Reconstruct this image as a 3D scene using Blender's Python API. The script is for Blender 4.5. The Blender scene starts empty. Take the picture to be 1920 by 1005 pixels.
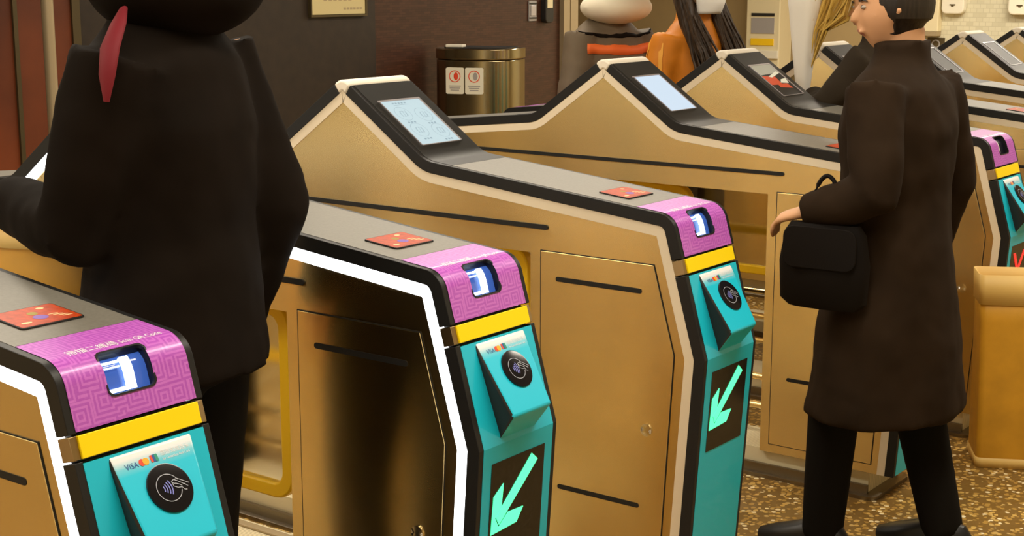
import bpy, bmesh, math, random
from mathutils import Vector, Matrix
R = math.radians
random.seed(7)
SC = bpy.context.scene
COL = SC.collection

# ------------------------------------------------------------------ camera
cam_data = bpy.data.cameras.new('camera')
cam = bpy.data.objects.new('camera', cam_data)
COL.objects.link(cam)
CAM = Vector((1.6827, -2.1362, 1.6283))
YAW, PIT = R(53.053), R(11.0325)
fwd = Vector((-math.cos(YAW) * math.cos(PIT), math.sin(YAW) * math.cos(PIT), -math.sin(PIT)))
cam.location = CAM
cam.rotation_euler = fwd.to_track_quat('-Z', 'Y').to_euler()
cam_data.sensor_width = 36.0
cam_data.lens = 2790.53 / 1920 * 36.0
cam_data.clip_start = 0.05
SC.camera = cam

# ------------------------------------------------------------------ world, light, exposure
SC.view_settings.view_transform = 'Standard'
SC.view_settings.look = 'None'
SC.view_settings.gamma = 1.0
SC.view_settings.use_curve_mapping = False
SC.view_settings.exposure = 0.25

w = bpy.data.worlds.new('station_world')
SC.world = w
w.use_nodes = True
bg = w.node_tree.nodes['Background']
bg.inputs['Strength'].default_value = 0.84
# invented warm surround: noise patches added to streak the steel's reflections
_nt = w.node_tree
_tc = _nt.nodes.new('ShaderNodeTexCoord')
_mp = _nt.nodes.new('ShaderNodeMapping')
_mp.inputs['Scale'].default_value = (3.4, 3.4, 0.5)
_nz = _nt.nodes.new('ShaderNodeTexNoise')
_nz.inputs['Scale'].default_value = 1.6
_nz.inputs['Detail'].default_value = 2
_rp = _nt.nodes.new('ShaderNodeValToRGB')
_rp.color_ramp.elements[0].position, _rp.color_ramp.elements[0].color = 0.36, (0.20, 0.125, 0.045, 1)
_rp.color_ramp.elements[1].position, _rp.color_ramp.elements[1].color = 0.66, (1.15, 0.88, 0.48, 1)
_nt.links.new(_tc.outputs['Generated'], _mp.inputs['Vector'])
_nt.links.new(_mp.outputs['Vector'], _nz.inputs['Vector'])
_nt.links.new(_nz.outputs['Fac'], _rp.inputs['Fac'])
_nt.links.new(_rp.outputs['Color'], bg.inputs['Color'])


def area_light(name, loc, sx, sy, power, color, rot=(0, 0, 0)):
    d = bpy.data.lights.new(name, 'AREA')
    d.shape = 'RECTANGLE'
    d.size, d.size_y, d.energy, d.color = sx, sy, power, color
    o = bpy.data.objects.new(name, d)
    o.location, o.rotation_euler = loc, rot
    COL.objects.link(o)
    return o


WARM = (1.0, 0.90, 0.74)
area_light('overhead_area_light', (0.75, 0.2, 2.95), 0.3, 4.4, 80, WARM)
area_light('overhead_area_light', (-2.9, 4.4, 2.95), 0.3, 4.0, 70, WARM)
area_light('overhead_area_light', (1.0, 5.4, 2.95), 0.3, 4.4, 90, WARM)
area_light('overhead_area_light', (-3.6, 9.0, 2.95), 2.4, 0.3, 80, WARM)
area_light('overhead_area_light', (-1.5, 10.2, 2.95), 2.6, 0.3, 120, WARM)
area_light('overhead_area_light', (-2.3, 0.5, 2.95), 2.2, 0.3, 58, WARM)  # added light, brightens and streaks the gate side across the wide aisle
area_light('overhead_area_light', (-2.6, -2.2, 2.95), 0.25, 2.2, 45, WARM)
area_light('overhead_area_light', (-4.3, -2.6, 2.95), 0.25, 2.2, 45, WARM)
area_light('overhead_area_light', (-0.9, -2.6, 2.95), 0.25, 1.6, 25, WARM)

# ------------------------------------------------------------------ materials
MATS = {}


def ramp(nt, stops):
    n = nt.nodes.new('ShaderNodeValToRGB')
    el = n.color_ramp.elements
    while len(el) > 1:
        el.remove(el[-1])
    el[0].position, el[0].color = stops[0][0], (*stops[0][1], 1)
    for p, c in stops[1:]:
        e = el.new(p)
        e.color = (*c, 1)
    return n


def mat(name, color=(0.5, 0.5, 0.5), rough=0.5, metal=0.0, emit=None, estr=0.0, coat=0.0, trans=0.0, spec=0.4, noise=0.0, nscale=40.0, nstretch=(1, 1, 1), bump=0.0):
    m = bpy.data.materials.new(name)
    m.use_nodes = True
    nt = m.node_tree
    b = nt.nodes['Principled BSDF']
    b.inputs['Base Color'].default_value = (*color, 1)
    b.inputs['Roughness'].default_value = rough
    b.inputs['Metallic'].default_value = metal
    b.inputs['Coat Weight'].default_value = coat
    b.inputs['Transmission Weight'].default_value = trans
    b.inputs['Specular IOR Level'].default_value = spec
    if emit:
        b.inputs['Emission Color'].default_value = (*emit, 1)
        b.inputs['Emission Strength'].default_value = estr
    if noise or bump:
        tc = nt.nodes.new('ShaderNodeTexCoord')
        mp = nt.nodes.new('ShaderNodeMapping')
        mp.inputs['Scale'].default_value = nstretch
        nz = nt.nodes.new('ShaderNodeTexNoise')
        nz.inputs['Scale'].default_value = nscale
        nz.inputs['Detail'].default_value = 5
        nt.links.new(tc.outputs['Object'], mp.inputs['Vector'])
        nt.links.new(mp.outputs['Vector'], nz.inputs['Vector'])
        if noise:
            lo = tuple(max(0, c * (1 - noise)) for c in color)
            hi = tuple(min(1, c * (1 + noise)) for c in color)
            rp = ramp(nt, [(0.25, lo), (0.75, hi)])
            nt.links.new(nz.outputs['Fac'], rp.inputs['Fac'])
            nt.links.new(rp.outputs['Color'], b.inputs['Base Color'])
        if bump:
            bp = nt.nodes.new('ShaderNodeBump')
            bp.inputs['Strength'].default_value = bump
            bp.inputs['Distance'].default_value = 0.002
            nt.links.new(nz.outputs['Fac'], bp.inputs['Height'])
            nt.links.new(bp.outputs['Normal'], b.inputs['Normal'])
    MATS[name] = m
    return m


def brushed(name, color, rough, aniso=0.8):
    """steel brushed along its length: highlights stretch upright"""
    m = mat(name, color, rough, 1.0)
    nt = m.node_tree
    b = nt.nodes['Principled BSDF']
    b.inputs['Anisotropic'].default_value = aniso
    tg = nt.nodes.new('ShaderNodeTangent')
    tg.direction_type = 'UV_MAP'
    nt.links.new(tg.outputs['Tangent'], b.inputs['Tangent'])
    tc = nt.nodes.new('ShaderNodeTexCoord')
    # scuffs and worn patches of the plate itself
    n2 = nt.nodes.new('ShaderNodeTexNoise')
    n2.inputs['Scale'].default_value = 3.2
    n2.inputs['Detail'].default_value = 7
    nt.links.new(tc.outputs['Object'], n2.inputs['Vector'])
    rp = ramp(nt, [(0.3, tuple(c * 0.90 for c in color)), (0.7, tuple(min(1, c * 1.05) for c in color))])
    nt.links.new(n2.outputs['Fac'], rp.inputs['Fac'])
    nt.links.new(rp.outputs['Color'], b.inputs['Base Color'])
    return m


def purple_print(name):
    m = mat(name, (0.42, 0.10, 0.50), 0.32, 0.0, coat=0.3)
    nt = m.node_tree
    b = nt.nodes['Principled BSDF']
    uv = nt.nodes.new('ShaderNodeUVMap')
    vo = nt.nodes.new('ShaderNodeTexVoronoi')
    vo.voronoi_dimensions = '2D'
    vo.distance = 'CHEBYCHEV'
    vo.inputs['Scale'].default_value = 24.0
    vo.inputs['Randomness'].default_value = 0.75
    nt.links.new(uv.outputs['UV'], vo.inputs['Vector'])
    mu = nt.nodes.new('ShaderNodeMath')
    mu.operation = 'MULTIPLY'
    mu.inputs[1].default_value = 5.5
    nt.links.new(vo.outputs['Distance'], mu.inputs[0])
    fr = nt.nodes.new('ShaderNodeMath')
    fr.operation = 'FRACT'
    nt.links.new(mu.outputs[0], fr.inputs[0])
    gt = nt.nodes.new('ShaderNodeMath')
    gt.operation = 'GREATER_THAN'
    gt.inputs[1].default_value = 0.52
    nt.links.new(fr.outputs[0], gt.inputs[0])
    br = nt.nodes.new('ShaderNodeTexBrick')
    br.inputs['Scale'].default_value = 60.0
    br.inputs['Color1'].default_value = (0, 0, 0, 1)
    br.inputs['Color2'].default_value = (1, 1, 1, 1)
    br.inputs['Mortar'].default_value = (0, 0, 0, 1)
    nt.links.new(uv.outputs['UV'], br.inputs['Vector'])
    mx = nt.nodes.new('ShaderNodeMix')
    mx.data_type = 'RGBA'
    mx.inputs[6].default_value = (0.42, 0.085, 0.50, 1)
    mx.inputs[7].default_value = (0.58, 0.165, 0.62, 1)
    av = nt.nodes.new('ShaderNodeMath')
    av.operation = 'MULTIPLY_ADD'
    av.inputs[1].default_value = 0.75
    nt.links.new(gt.outputs[0], av.inputs[0])
    sc = nt.nodes.new('ShaderNodeMath')
    sc.operation = 'MULTIPLY'
    sc.inputs[1].default_value = 0.25
    nt.links.new(br.outputs['Color'], sc.inputs[0])
    nt.links.new(sc.outputs[0], av.inputs[2])
    nt.links.new(av.outputs[0], mx.inputs[0])
    nt.links.new(mx.outputs[2], b.inputs['Base Color'])
    return m


def terrazzo(name):
    m = mat(name, (0.3, 0.2, 0.08), 0.35)
    nt = m.node_tree
    b = nt.nodes['Principled BSDF']
    tc = nt.nodes.new('ShaderNodeTexCoord')
    vo = nt.nodes.new('ShaderNodeTexVoronoi')
    vo.inputs['Scale'].default_value = 62.0
    nt.links.new(tc.outputs['Object'], vo.inputs['Vector'])
    sep = nt.nodes.new('ShaderNodeSeparateColor')
    nt.links.new(vo.outputs['Color'], sep.inputs['Color'])
    rp = ramp(nt, [(0.0, (0.19, 0.105, 0.022)), (0.35, (0.44, 0.26, 0.06)), (0.62, (0.62, 0.40, 0.11)), (0.82, (0.60, 0.42, 0.16)), (0.91, (0.9, 0.78, 0.5))])
    rp.color_ramp.interpolation = 'CONSTANT'
    nt.links.new(sep.outputs['Red'], rp.inputs['Fac'])
    lt = nt.nodes.new('ShaderNodeMath')
    lt.operation = 'LESS_THAN'
    lt.inputs[1].default_value = 0.52
    nt.links.new(vo.outputs['Distance'], lt.inputs[0])
    mx = nt.nodes.new('ShaderNodeMix')
    mx.data_type = 'RGBA'
    mx.inputs[6].default_value = (0.20, 0.115, 0.03, 1)
    nt.links.new(lt.outputs[0], mx.inputs[0])
    nt.links.new(rp.outputs['Color'], mx.inputs[7])
    nt.links.new(mx.outputs[2], b.inputs['Base Color'])
    return m


def tiles(name, c1, c2, mortar, bw, rh, swap, rough=0.35, bias=0.0, mortar_size=0.06):
    """small mosaic tiles; swap tells which world axis runs along the wall"""
    m = mat(name, c1, rough)
    nt = m.node_tree
    b = nt.nodes['Principled BSDF']
    tc = nt.nodes.new('ShaderNodeTexCoord')
    sp = nt.nodes.new('ShaderNodeSeparateXYZ')
    cb = nt.nodes.new('ShaderNodeCombineXYZ')
    nt.links.new(tc.outputs['Object'], sp.inputs[0])
    nt.links.new(sp.outputs[swap], cb.inputs['X'])
    nt.links.new(sp.outputs['Z'], cb.inputs['Y'])
    br = nt.nodes.new('ShaderNodeTexBrick')
    br.inputs['Scale'].default_value = 1.0
    br.inputs['Brick Width'].default_value = bw
    br.inputs['Row Height'].default_value = rh
    br.inputs['Mortar Size'].default_value = rh * mortar_size
    br.inputs['Mortar Smooth'].default_value = 0.2
    br.inputs['Bias'].default_value = bias
    br.inputs['Color1'].default_value = (*c1, 1)
    br.inputs['Color2'].default_value = (*c2, 1)
    br.inputs['Mortar'].default_value = (*mortar, 1)
    nt.links.new(cb.outputs[0], br.inputs['Vector'])
    nz = nt.nodes.new('ShaderNodeTexNoise')
    nz.inputs['Scale'].default_value = 0.9
    nt.links.new(tc.outputs['Object'], nz.inputs['Vector'])
    mx = nt.nodes.new('ShaderNodeMix')
    mx.data_type = 'RGBA'
    mx.blend_type = 'MULTIPLY'
    mx.inputs[0].default_value = 0.5
    rp = ramp(nt, [(0.3, (0.55, 0.55, 0.55)), (0.7, (1, 1, 1))])
    nt.links.new(nz.outputs['Fac'], rp.inputs['Fac'])
    nt.links.new(br.outputs['Color'], mx.inputs[6])
    nt.links.new(rp.outputs['Color'], mx.inputs[7])
    nt.links.new(mx.outputs[2], b.inputs['Base Color'])
    return m


def ribbed(name, c1, c2, step):
    m = mat(name, c1, 0.45)
    nt = m.node_tree
    b = nt.nodes['Principled BSDF']
    tc = nt.nodes.new('ShaderNodeTexCoord')
    wv = nt.nodes.new('ShaderNodeTexWave')
    wv.wave_type = 'BANDS'
    wv.bands_direction = 'Y'
    wv.inputs['Scale'].default_value = 0.314 / step
    nt.links.new(tc.outputs['Object'], wv.inputs['Vector'])
    rp = ramp(nt, [(0.35, c2), (0.6, c1)])
    nt.links.new(wv.outputs['Fac'], rp.inputs['Fac'])
    nt.links.new(rp.outputs['Color'], b.inputs['Base Color'])
    return m


def reader_print(name):
    """teal cover with the white printed header that fades into it"""
    m = mat(name, (0.02, 0.50, 0.58), 0.38, coat=0.2)
    nt = m.node_tree
    b = nt.nodes['Principled BSDF']
    tc = nt.nodes.new('ShaderNodeTexCoord')
    sp = nt.nodes.new('ShaderNodeSeparateXYZ')
    nt.links.new(tc.outputs['Object'], sp.inputs[0])
    mr = nt.nodes.new('ShaderNodeMapRange')
    mr.inputs['From Min'].default_value = 0.904
    mr.inputs['From Max'].default_value = 0.930
    nt.links.new(sp.outputs['Z'], mr.inputs['Value'])
    rp = ramp(nt, [(0.0, TEAL), (0.40, (0.16, 0.60, 0.74)), (0.85, (0.85, 0.85, 0.88)), (1.0, (0.9, 0.88, 0.88))])
    nt.links.new(mr.outputs['Result'], rp.inputs['Fac'])
    nt.links.new(rp.outputs['Color'], b.inputs['Base Color'])
    return m


TEAL = (0.008, 0.55, 0.76)
brushed('gate_steel', (0.80, 0.61, 0.28), 0.27, 0.85)
brushed('gate_steel_dark', (0.42, 0.30, 0.15), 0.4)
mat('bin_steel', (0.40, 0.33, 0.19), 0.2, 1.0)
brushed('plate_steel', (0.30, 0.26, 0.20), 0.45)
mat('dark_trim', (0.014, 0.014, 0.014), 0.42, spec=0.3)
mat('screen_panel', (0.016, 0.016, 0.015), 0.42, spec=0.25)
mat('top_plate', (0.17, 0.16, 0.135), 0.40, noise=0.12, nscale=160)
mat('crown_cream', (0.80, 0.74, 0.62), 0.45)
mat('strip_unlit', (0.74, 0.64, 0.48), 0.5)
mat('strip_lit', (0.9, 0.9, 0.9), 0.4, emit=(0.93, 0.97, 1.0), estr=2.6)
purple_print('purple_print')
mat('yellow_band', (1.0, 0.74, 0.0), 0.4)
mat('yellow_paint', (0.90, 0.58, 0.01), 0.4)
mat('teal', TEAL, 0.38, coat=0.2)
reader_print('reader_print')
mat('black_gloss', (0.008, 0.008, 0.010), 0.15)
mat('black', (0.008, 0.008, 0.008), 0.6)
mat('display_black', (0.012, 0.010, 0.008), 0.2, noise=0.8, nscale=120)
mat('arrow_green', (0.1, 0.9, 0.45), 0.5, emit=(0.07, 0.95, 0.36), estr=1.25)
mat('cross_red', (0.9, 0.03, 0.03), 0.5, emit=(1.0, 0.03, 0.02), estr=1.0)
mat('white_print', (0.86, 0.84, 0.86), 0.5)
mat('pale_line', (0.42, 0.45, 0.52), 0.4)
mat('wave_blue', (0.20, 0.22, 0.62), 0.4)
mat('grey_print', (0.33, 0.24, 0.02), 0.5)
mat('blue_print', (0.02, 0.09, 0.32), 0.5)
mat('red_print', (0.75, 0.06, 0.02), 0.5)
mat('orange_print', (0.95, 0.42, 0.02), 0.5)
mat('green_print', (0.02, 0.30, 0.20), 0.5)
mat('tap_red', (0.42, 0.045, 0.005), 0.45, noise=0.3, nscale=90)
mat('tap_violet', (0.20, 0.10, 0.42), 0.5)
mat('tap_green', (0.28, 0.22, 0.02), 0.5)
mat('tap_cream', (0.85, 0.55, 0.28), 0.5)
mat('scan_glass', (0.02, 0.05, 0.2), 0.12, coat=0.3, emit=(0.05, 0.13, 0.50), estr=0.55)
mat('scan_dark', (0.01, 0.01, 0.02), 0.3)
mat('scan_lamp', (0.9, 0.95, 1.0), 0.4, emit=(0.72, 0.90, 1.0), estr=1.5)
mat('scan_lamp_dim', (0.6, 0.7, 0.9), 0.4, emit=(0.35, 0.52, 0.85), estr=0.55)
mat('scan_off', (0.75, 0.74, 0.68), 0.3)
mat('chrome', (0.8, 0.77, 0.70), 0.18, 1.0)
mat('screen_white', (0.02, 0.02, 0.02), 0.3, spec=0.1, emit=(0.60, 0.76, 0.80), estr=0.80)
mat('screen_bluewhite', (0.02, 0.02, 0.02), 0.3, spec=0.1, emit=(0.64, 0.77, 0.90), estr=0.84)
mat('screen_line', (0.02, 0.02, 0.02), 0.5, spec=0.1, emit=(0.34, 0.46, 0.52), estr=0.8)
mat('screen_grey', (0.02, 0.02, 0.02), 0.4, spec=0.1, emit=(0.36, 0.32, 0.22), estr=0.9)
mat('screen_dark', (0.02, 0.02, 0.02), 0.4, spec=0.15)
mat('screen_red', (0.02, 0.02, 0.02), 0.4, spec=0.1, emit=(0.55, 0.06, 0.015), estr=0.9)
mat('screen_cream', (0.02, 0.02, 0.02), 0.4, spec=0.1, emit=(0.7, 0.62, 0.42), estr=0.9)
mat('frame_silver', (0.55, 0.52, 0.56), 0.3, 0.6)
mat('clear_pane', (0.95, 0.90, 0.75), 0.08, trans=1.0)
ribbed('ribbed_plinth', (0.82, 0.74, 0.52), (0.48, 0.41, 0.25), 0.008)
terrazzo('terrazzo')
tiles('wall_mosaic_brown', (0.085, 0.034, 0.019), (0.056, 0.023, 0.013), (0.036, 0.016, 0.010), 0.065, 0.0165, 'Y')
mat('wall_panel_brown', (0.026, 0.016, 0.009), 0.5, noise=0.25, nscale=14)
tiles('wall_mosaic_white', (0.70, 0.66, 0.48), (0.50, 0.46, 0.31), (0.58, 0.54, 0.38), 0.062, 0.042, 'X', bias=-0.55, mortar_size=0.08)
mat('wall_tan', (0.42, 0.31, 0.15), 0.5, noise=0.1, nscale=2)
mat('wall_grey_brown', (0.16, 0.115, 0.062), 0.5, noise=0.15, nscale=2)
mat('ceiling_paint', (0.45, 0.38, 0.26), 0.8)
mat('cream_plastic', (0.75, 0.66, 0.42), 0.5)
mat('cream_white', (0.78, 0.74, 0.60), 0.5)
mat('beige_metal', (0.42, 0.33, 0.20), 0.4, 0.3)
mat('olive_metal', (0.10, 0.075, 0.035), 0.4, 0.4)
mat('sign_cream', (0.62, 0.52, 0.26), 0.5)
mat('poster_red', (0.16, 0.035, 0.008), 0.5, noise=0.55, nscale=1.6)
mat('black_plastic', (0.02, 0.018, 0.016), 0.4)
mat('grey_plastic', (0.35, 0.33, 0.32), 0.4)
mat('amber_bag', (0.60, 0.30, 0.02), 0.5, noise=0.2, nscale=8, bump=0.3)
mat('amber_bag_light', (0.78, 0.52, 0.16), 0.5)
mat('skin', (0.62, 0.33, 0.17), 0.55)
mat('skin_pale', (0.72, 0.45, 0.28), 0.55)
mat('eye_white', (0.42, 0.36, 0.30), 0.3)
mat('eye', (0.03, 0.02, 0.015), 0.2)
mat('lips', (0.45, 0.16, 0.11), 0.5)
mat('hair_black', (0.018, 0.012, 0.008), 0.45, noise=0.5, nscale=12, nstretch=(9, 9, 0.6), bump=0.6)
mat('hair_brown', (0.040, 0.023, 0.012), 0.4, spec=0.3, noise=0.7, nscale=12, nstretch=(7, 7, 0.5), bump=1.0)
mat('coat_black', (0.008, 0.005, 0.003), 0.85, spec=0.08, noise=0.2, nscale=9, bump=0.3)
mat('coat_brown', (0.022, 0.013, 0.007), 0.85, spec=0.08, noise=0.2, nscale=9, bump=0.3)
mat('coat_grey', (0.13, 0.095, 0.058), 0.7, noise=0.2, nscale=9, bump=0.3)
mat('coat_orange', (0.62, 0.20, 0.008), 0.6, noise=0.25, nscale=7, bump=0.5)
mat('coat_orange_seam', (0.80, 0.36, 0.04), 0.6)
mat('coat_dark_grey', (0.035, 0.026, 0.017), 0.8, spec=0.1, noise=0.06, nscale=7, bump=0.3)
mat('trouser_black', (0.007, 0.006, 0.005), 0.85, spec=0.08)
mat('trouser_brown', (0.05, 0.03, 0.014), 0.8)
mat('shoe_black', (0.01, 0.01, 0.01), 0.4)
mat('hood_white', (0.80, 0.72, 0.56), 0.8, noise=0.06, nscale=10, bump=0.3)
mat('stripe_orange', (0.85, 0.16, 0.03), 0.6)
mat('scarf_red', (0.16, 0.003, 0.010), 0.7)
mat('mask_white', (0.86, 0.84, 0.80), 0.7)
mat('wrap_paper', (0.86, 0.82, 0.74), 0.6)
mat('dried_gold', (0.62, 0.40, 0.08), 0.6)
mat('leather_black', (0.007, 0.005, 0.004), 0.7, spec=0.12)


def M(n):
    return MATS[n]


# ------------------------------------------------------------------ mesh helpers
class MB:
    def __init__(s):
        s.v, s.f, s.mi, s.uv = [], [], [], {}

    def add(s, verts, faces, mi=0):
        o = len(s.v)
        s.v += [tuple(p) for p in verts]
        for f in faces:
            s.f.append(tuple(i + o for i in f))
            s.mi.append(mi)
        return o

    def box(s, x0, x1, y0, y1, z0, z1, mi=0):
        vs = [(x, y, z) for x in (x0, x1) for y in (y0, y1) for z in (z0, z1)]
        s.add(vs, [(0, 1, 3, 2), (4, 6, 7, 5), (0, 4, 5, 1), (2, 3, 7, 6), (0, 2, 6, 4), (1, 5, 7, 3)], mi)

    def prism(s, pts, y0, y1, mi=0, axis='y'):
        """outline of (a, b) pairs pushed along one axis: axis y -> (a, y, b); x -> (x, a, b); z -> (a, b, z)"""
        n = len(pts)

        def P(a, b, t):
            return (a, t, b) if axis == 'y' else ((t, a, b) if axis == 'x' else (a, b, t))
        vs = [P(a, b, y0) for a, b in pts] + [P(a, b, y1) for a, b in pts]
        fs = [tuple(range(n)), tuple(range(2 * n - 1, n - 1, -1))]
        fs += [(i, i + n, (i + 1) % n + n, (i + 1) % n) for i in range(n)]
        s.add(vs, fs, mi)

    def tube(s, pts, rad, n=16, side=None, cap=True, mi=0):
        """tube through points; rad = list of r or (ra, rb); ra along `side`"""
        pts = [Vector(p) for p in pts]
        rings = []
        for i, p in enumerate(pts):
            if i == 0:
                t = pts[1] - p
            elif i == len(pts) - 1:
                t = p - pts[i - 1]
            else:
                t = (pts[i + 1] - p).normalized() + (p - pts[i - 1]).normalized()
            t.normalize()
            sd = Vector(side) if side else (Vector((0, 0, 1)) if abs(t.z) < 0.9 else Vector((1, 0, 0)))
            a = (sd - t * sd.dot(t)).normalized()
            b = t.cross(a)
            r = rad[i] if isinstance(rad, (list, tuple)) else rad
            ra, rb = (r if isinstance(r, (list, tuple)) else (r, r))
            rings.append([p + a * math.cos(2 * math.pi * k / n) * ra + b * math.sin(2 * math.pi * k / n) * rb for k in range(n)])
        o = len(s.v)
        vs = [q for rg in rings for q in rg]
        fs = []
        for i in range(len(rings) - 1):
            for k in range(n):
                fs.append((i * n + k, i * n + (k + 1) % n, (i + 1) * n + (k + 1) % n, (i + 1) * n + k))
        if cap:
            fs.append(tuple(range(n - 1, -1, -1)))
            fs.append(tuple((len(rings) - 1) * n + k for k in range(n)))
        s.add(vs, fs, mi)

    def ball(s, c, rx, ry, rz, n=20, m=12, mi=0, fn=None):
        vs = []
        for j in range(m + 1):
            th = math.pi * j / m
            for k in range(n):
                ph = 2 * math.pi * k / n
                d = Vector((math.sin(th) * math.cos(ph), math.sin(th) * math.sin(ph), math.cos(th)))
                q = Vector((d.x * rx, d.y * ry, d.z * rz))
                if fn:
                    q = fn(q, d)
                vs.append((c[0] + q.x, c[1] + q.y, c[2] + q.z))
        fs = []
        for j in range(m):
            for k in range(n):
                fs.append((j * n + k, (j + 1) * n + k, (j + 1) * n + (k + 1) % n, j * n + (k + 1) % n))
        s.add(vs, fs, mi)

    def mesh(s, name, mats, smooth=True, angle=35, weld=True):
        me = bpy.data.meshes.new(name)
        me.from_pydata(s.v, [], s.f)
        for m in (mats if isinstance(mats, (list, tuple)) else [mats]):
            me.materials.append(m)
        for p, i in zip(me.polygons, s.mi):
            p.material_index = i
        if s.uv:
            ul = me.uv_layers.new(name='UVMap')
            for lp in me.loops:
                ul.data[lp.index].uv = s.uv.get(lp.vertex_index, (0, 0))
        else:
            bm = bmesh.new()
            bm.from_mesh(me)
            if weld:
                bmesh.ops.remove_doubles(bm, verts=bm.verts, dist=1e-6)
            bmesh.ops.recalc_face_normals(bm, faces=bm.faces)
            bm.to_mesh(me)
            bm.free()
        if 'gate_steel' in [m.name for m in me.materials]:
            ul = me.uv_layers.new(name='UVMap')
            for lp in me.loops:
                c = me.vertices[lp.vertex_index].co
                ul.data[lp.index].uv = (c.z, c.x)
        if smooth:
            me.shade_smooth()
            me.set_sharp_from_angle(angle=R(angle))
        me.update()
        return me


def link(name, me, parent=None, loc=(0, 0, 0), rot=(0, 0, 0)):
    o = bpy.data.objects.new(name, me)
    COL.objects.link(o)
    o.location, o.rotation_euler = loc, rot
    if parent:
        o.parent = parent
    return o


def tag(o, label=None, cat=None, group=None, kind=None):
    if label:
        o['label'] = label
    if cat:
        o['category'] = cat
    if group:
        o['group'] = group
    if kind:
        o['kind'] = kind
    return o


def bevel(o, width, seg=2, angle=35):
    b = o.modifiers.new('bevel', 'BEVEL')
    b.width, b.segments = width, seg
    b.limit_method = 'ANGLE'
    b.angle_limit = R(angle)
    return o


def rrect(cx, cy, w, h, r, n=6):
    pts = []
    for (sx, sy, a0) in ((1, 1, 0), (-1, 1, 90), (-1, -1, 180), (1, -1, 270)):
        for k in range(n + 1):
            a = R(a0 + 90 * k / n)
            pts.append((cx + sx * (w / 2 - r) + r * math.cos(a), cy + sy * (h / 2 - r) + r * math.sin(a)))
    return pts


def circ(cx, cy, r, n=32, ry=None):
    ry = ry or r
    return [(cx + r * math.cos(2 * math.pi * k / n), cy + ry * math.sin(2 * math.pi * k / n)) for k in range(n)]


_text = {}


def text2d(txt, size, align='LEFT'):
    """flat glyph outlines: (verts2d, faces)"""
    key = (txt, size, align)
    if key not in _text:
        c = bpy.data.curves.new('lettering', 'FONT')
        c.body, c.size, c.align_x = txt, size, align
        c.resolution_u = 3
        o = bpy.data.objects.new('lettering', c)
        COL.objects.link(o)
        dg = bpy.context.evaluated_depsgraph_get()
        me = bpy.data.meshes.new_from_object(o.evaluated_get(dg))
        _text[key] = ([(v.co.x, v.co.y) for v in me.vertices], [tuple(p.vertices) for p in me.polygons])
        bpy.data.objects.remove(o)
        bpy.data.meshes.remove(me)
        bpy.data.curves.remove(c)
    return _text[key]


# ------------------------------------------------------------------ the gate outline
W = 0.2506
Z0 = 0.19
PV = [('F0', -0.0437, 0.085, 0), ('dB', -0.0159, 0.5035, 0), ('dT', -0.0024, 0.7035, 0), ('K', 0.0, 0.74, 0.004),
      ('yb', -0.0573, 0.749 + Z0, 0), ('pb', -0.0688, 0.789 + Z0, 0), ('C', -0.0970, 0.887 + Z0, 0.05),
      ('ps', -0.205, 0.0, 0), ('vs', -0.775, 0.0, 0), ('V', -0.857, 0.963 + Z0, 0.10), ('cs', -1.122, 0.0, 0), ('A', -1.152, 1.171 + Z0, 0.036)]


def _lerp_z(x, a, b):
    t = (x - a[0]) / (b[0] - a[0])
    return a[1] + t * (b[1] - a[1])


_C, _V, _A = (-0.0970, 1.077), (-0.857, 1.153), (-1.152, 1.361)
pv = []
for nme, x, z, r in PV:
    if nme in ('ps', 'vs'):
        z = _lerp_z(x, _C, _V)
    if nme == 'cs':
        z = _lerp_z(x, _V, _A)
    pv.append((nme, x, z, r))
pv += [(n + 'r', -2.304 - x, z, r) for n, x, z, r in reversed(pv[:-1])]


def build_path(off):
    """offset (inward) and fillet the outline; every call returns the same number of samples"""
    n = len(pv)
    P = [Vector((x, z)) for _, x, z, _ in pv]
    D = [(P[i + 1] - P[i]).normalized() for i in range(n - 1)]
    N = [Vector((-d.y, d.x)) for d in D]
    out, idx = [], {}
    Q = []
    for i in range(n):
        if i == 0:
            q = P[0] + N[0] * off
            q.x += D[0].x * (P[0].y - q.y) / D[0].y
            q.y = P[0].y
        elif i == n - 1:
            q = P[-1] + N[-1] * off
            q.x += D[-1].x * (P[-1].y - q.y) / D[-1].y
            q.y = P[-1].y
        else:
            m = N[i - 1] + N[i]
            q = P[i] + m * (off * 2 / m.length_squared)
        Q.append(q)
    for i, (nme, _, _, r) in enumerate(pv):
        if r == 0 or i in (0, n - 1):
            idx[nme] = (len(out), len(out))
            out.append(Q[i])
            continue
        d0, d1 = D[i - 1], D[i]
        cr = d0.x * d1.y - d0.y * d1.x
        rr = max(0.003, r - off) if cr > 0 else r + off
        th = math.acos(max(-1, min(1, d0.dot(d1))))
        t = rr * math.tan(th / 2)
        a, b = Q[i] - d0 * t, Q[i] + d1 * t
        nn = Vector((-d0.y, d0.x)) * (1 if cr > 0 else -1)
        c = a + nn * rr
        st = len(out)
        for k in range(13):
            ang = th * k / 12 * (1 if cr > 0 else -1)
            v = a - c
            out.append(c + Vector((v.x * math.cos(ang) - v.y * math.sin(ang), v.x * math.sin(ang) + v.y * math.cos(ang))))
        idx[nme] = (st, len(out) - 1)
    return out, idx


_pc = {}


def path(off):
    off = round(off, 5)
    if off not in _pc:
        _pc[off] = build_path(off)
    return _pc[off]


O, IX = path(0.0)
S = [0.0]
for i in range(1, len(O)):
    S.append(S[-1] + (O[i] - O[i - 1]).length)


def s_at(n):
    return S[IX[n][0]]


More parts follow.
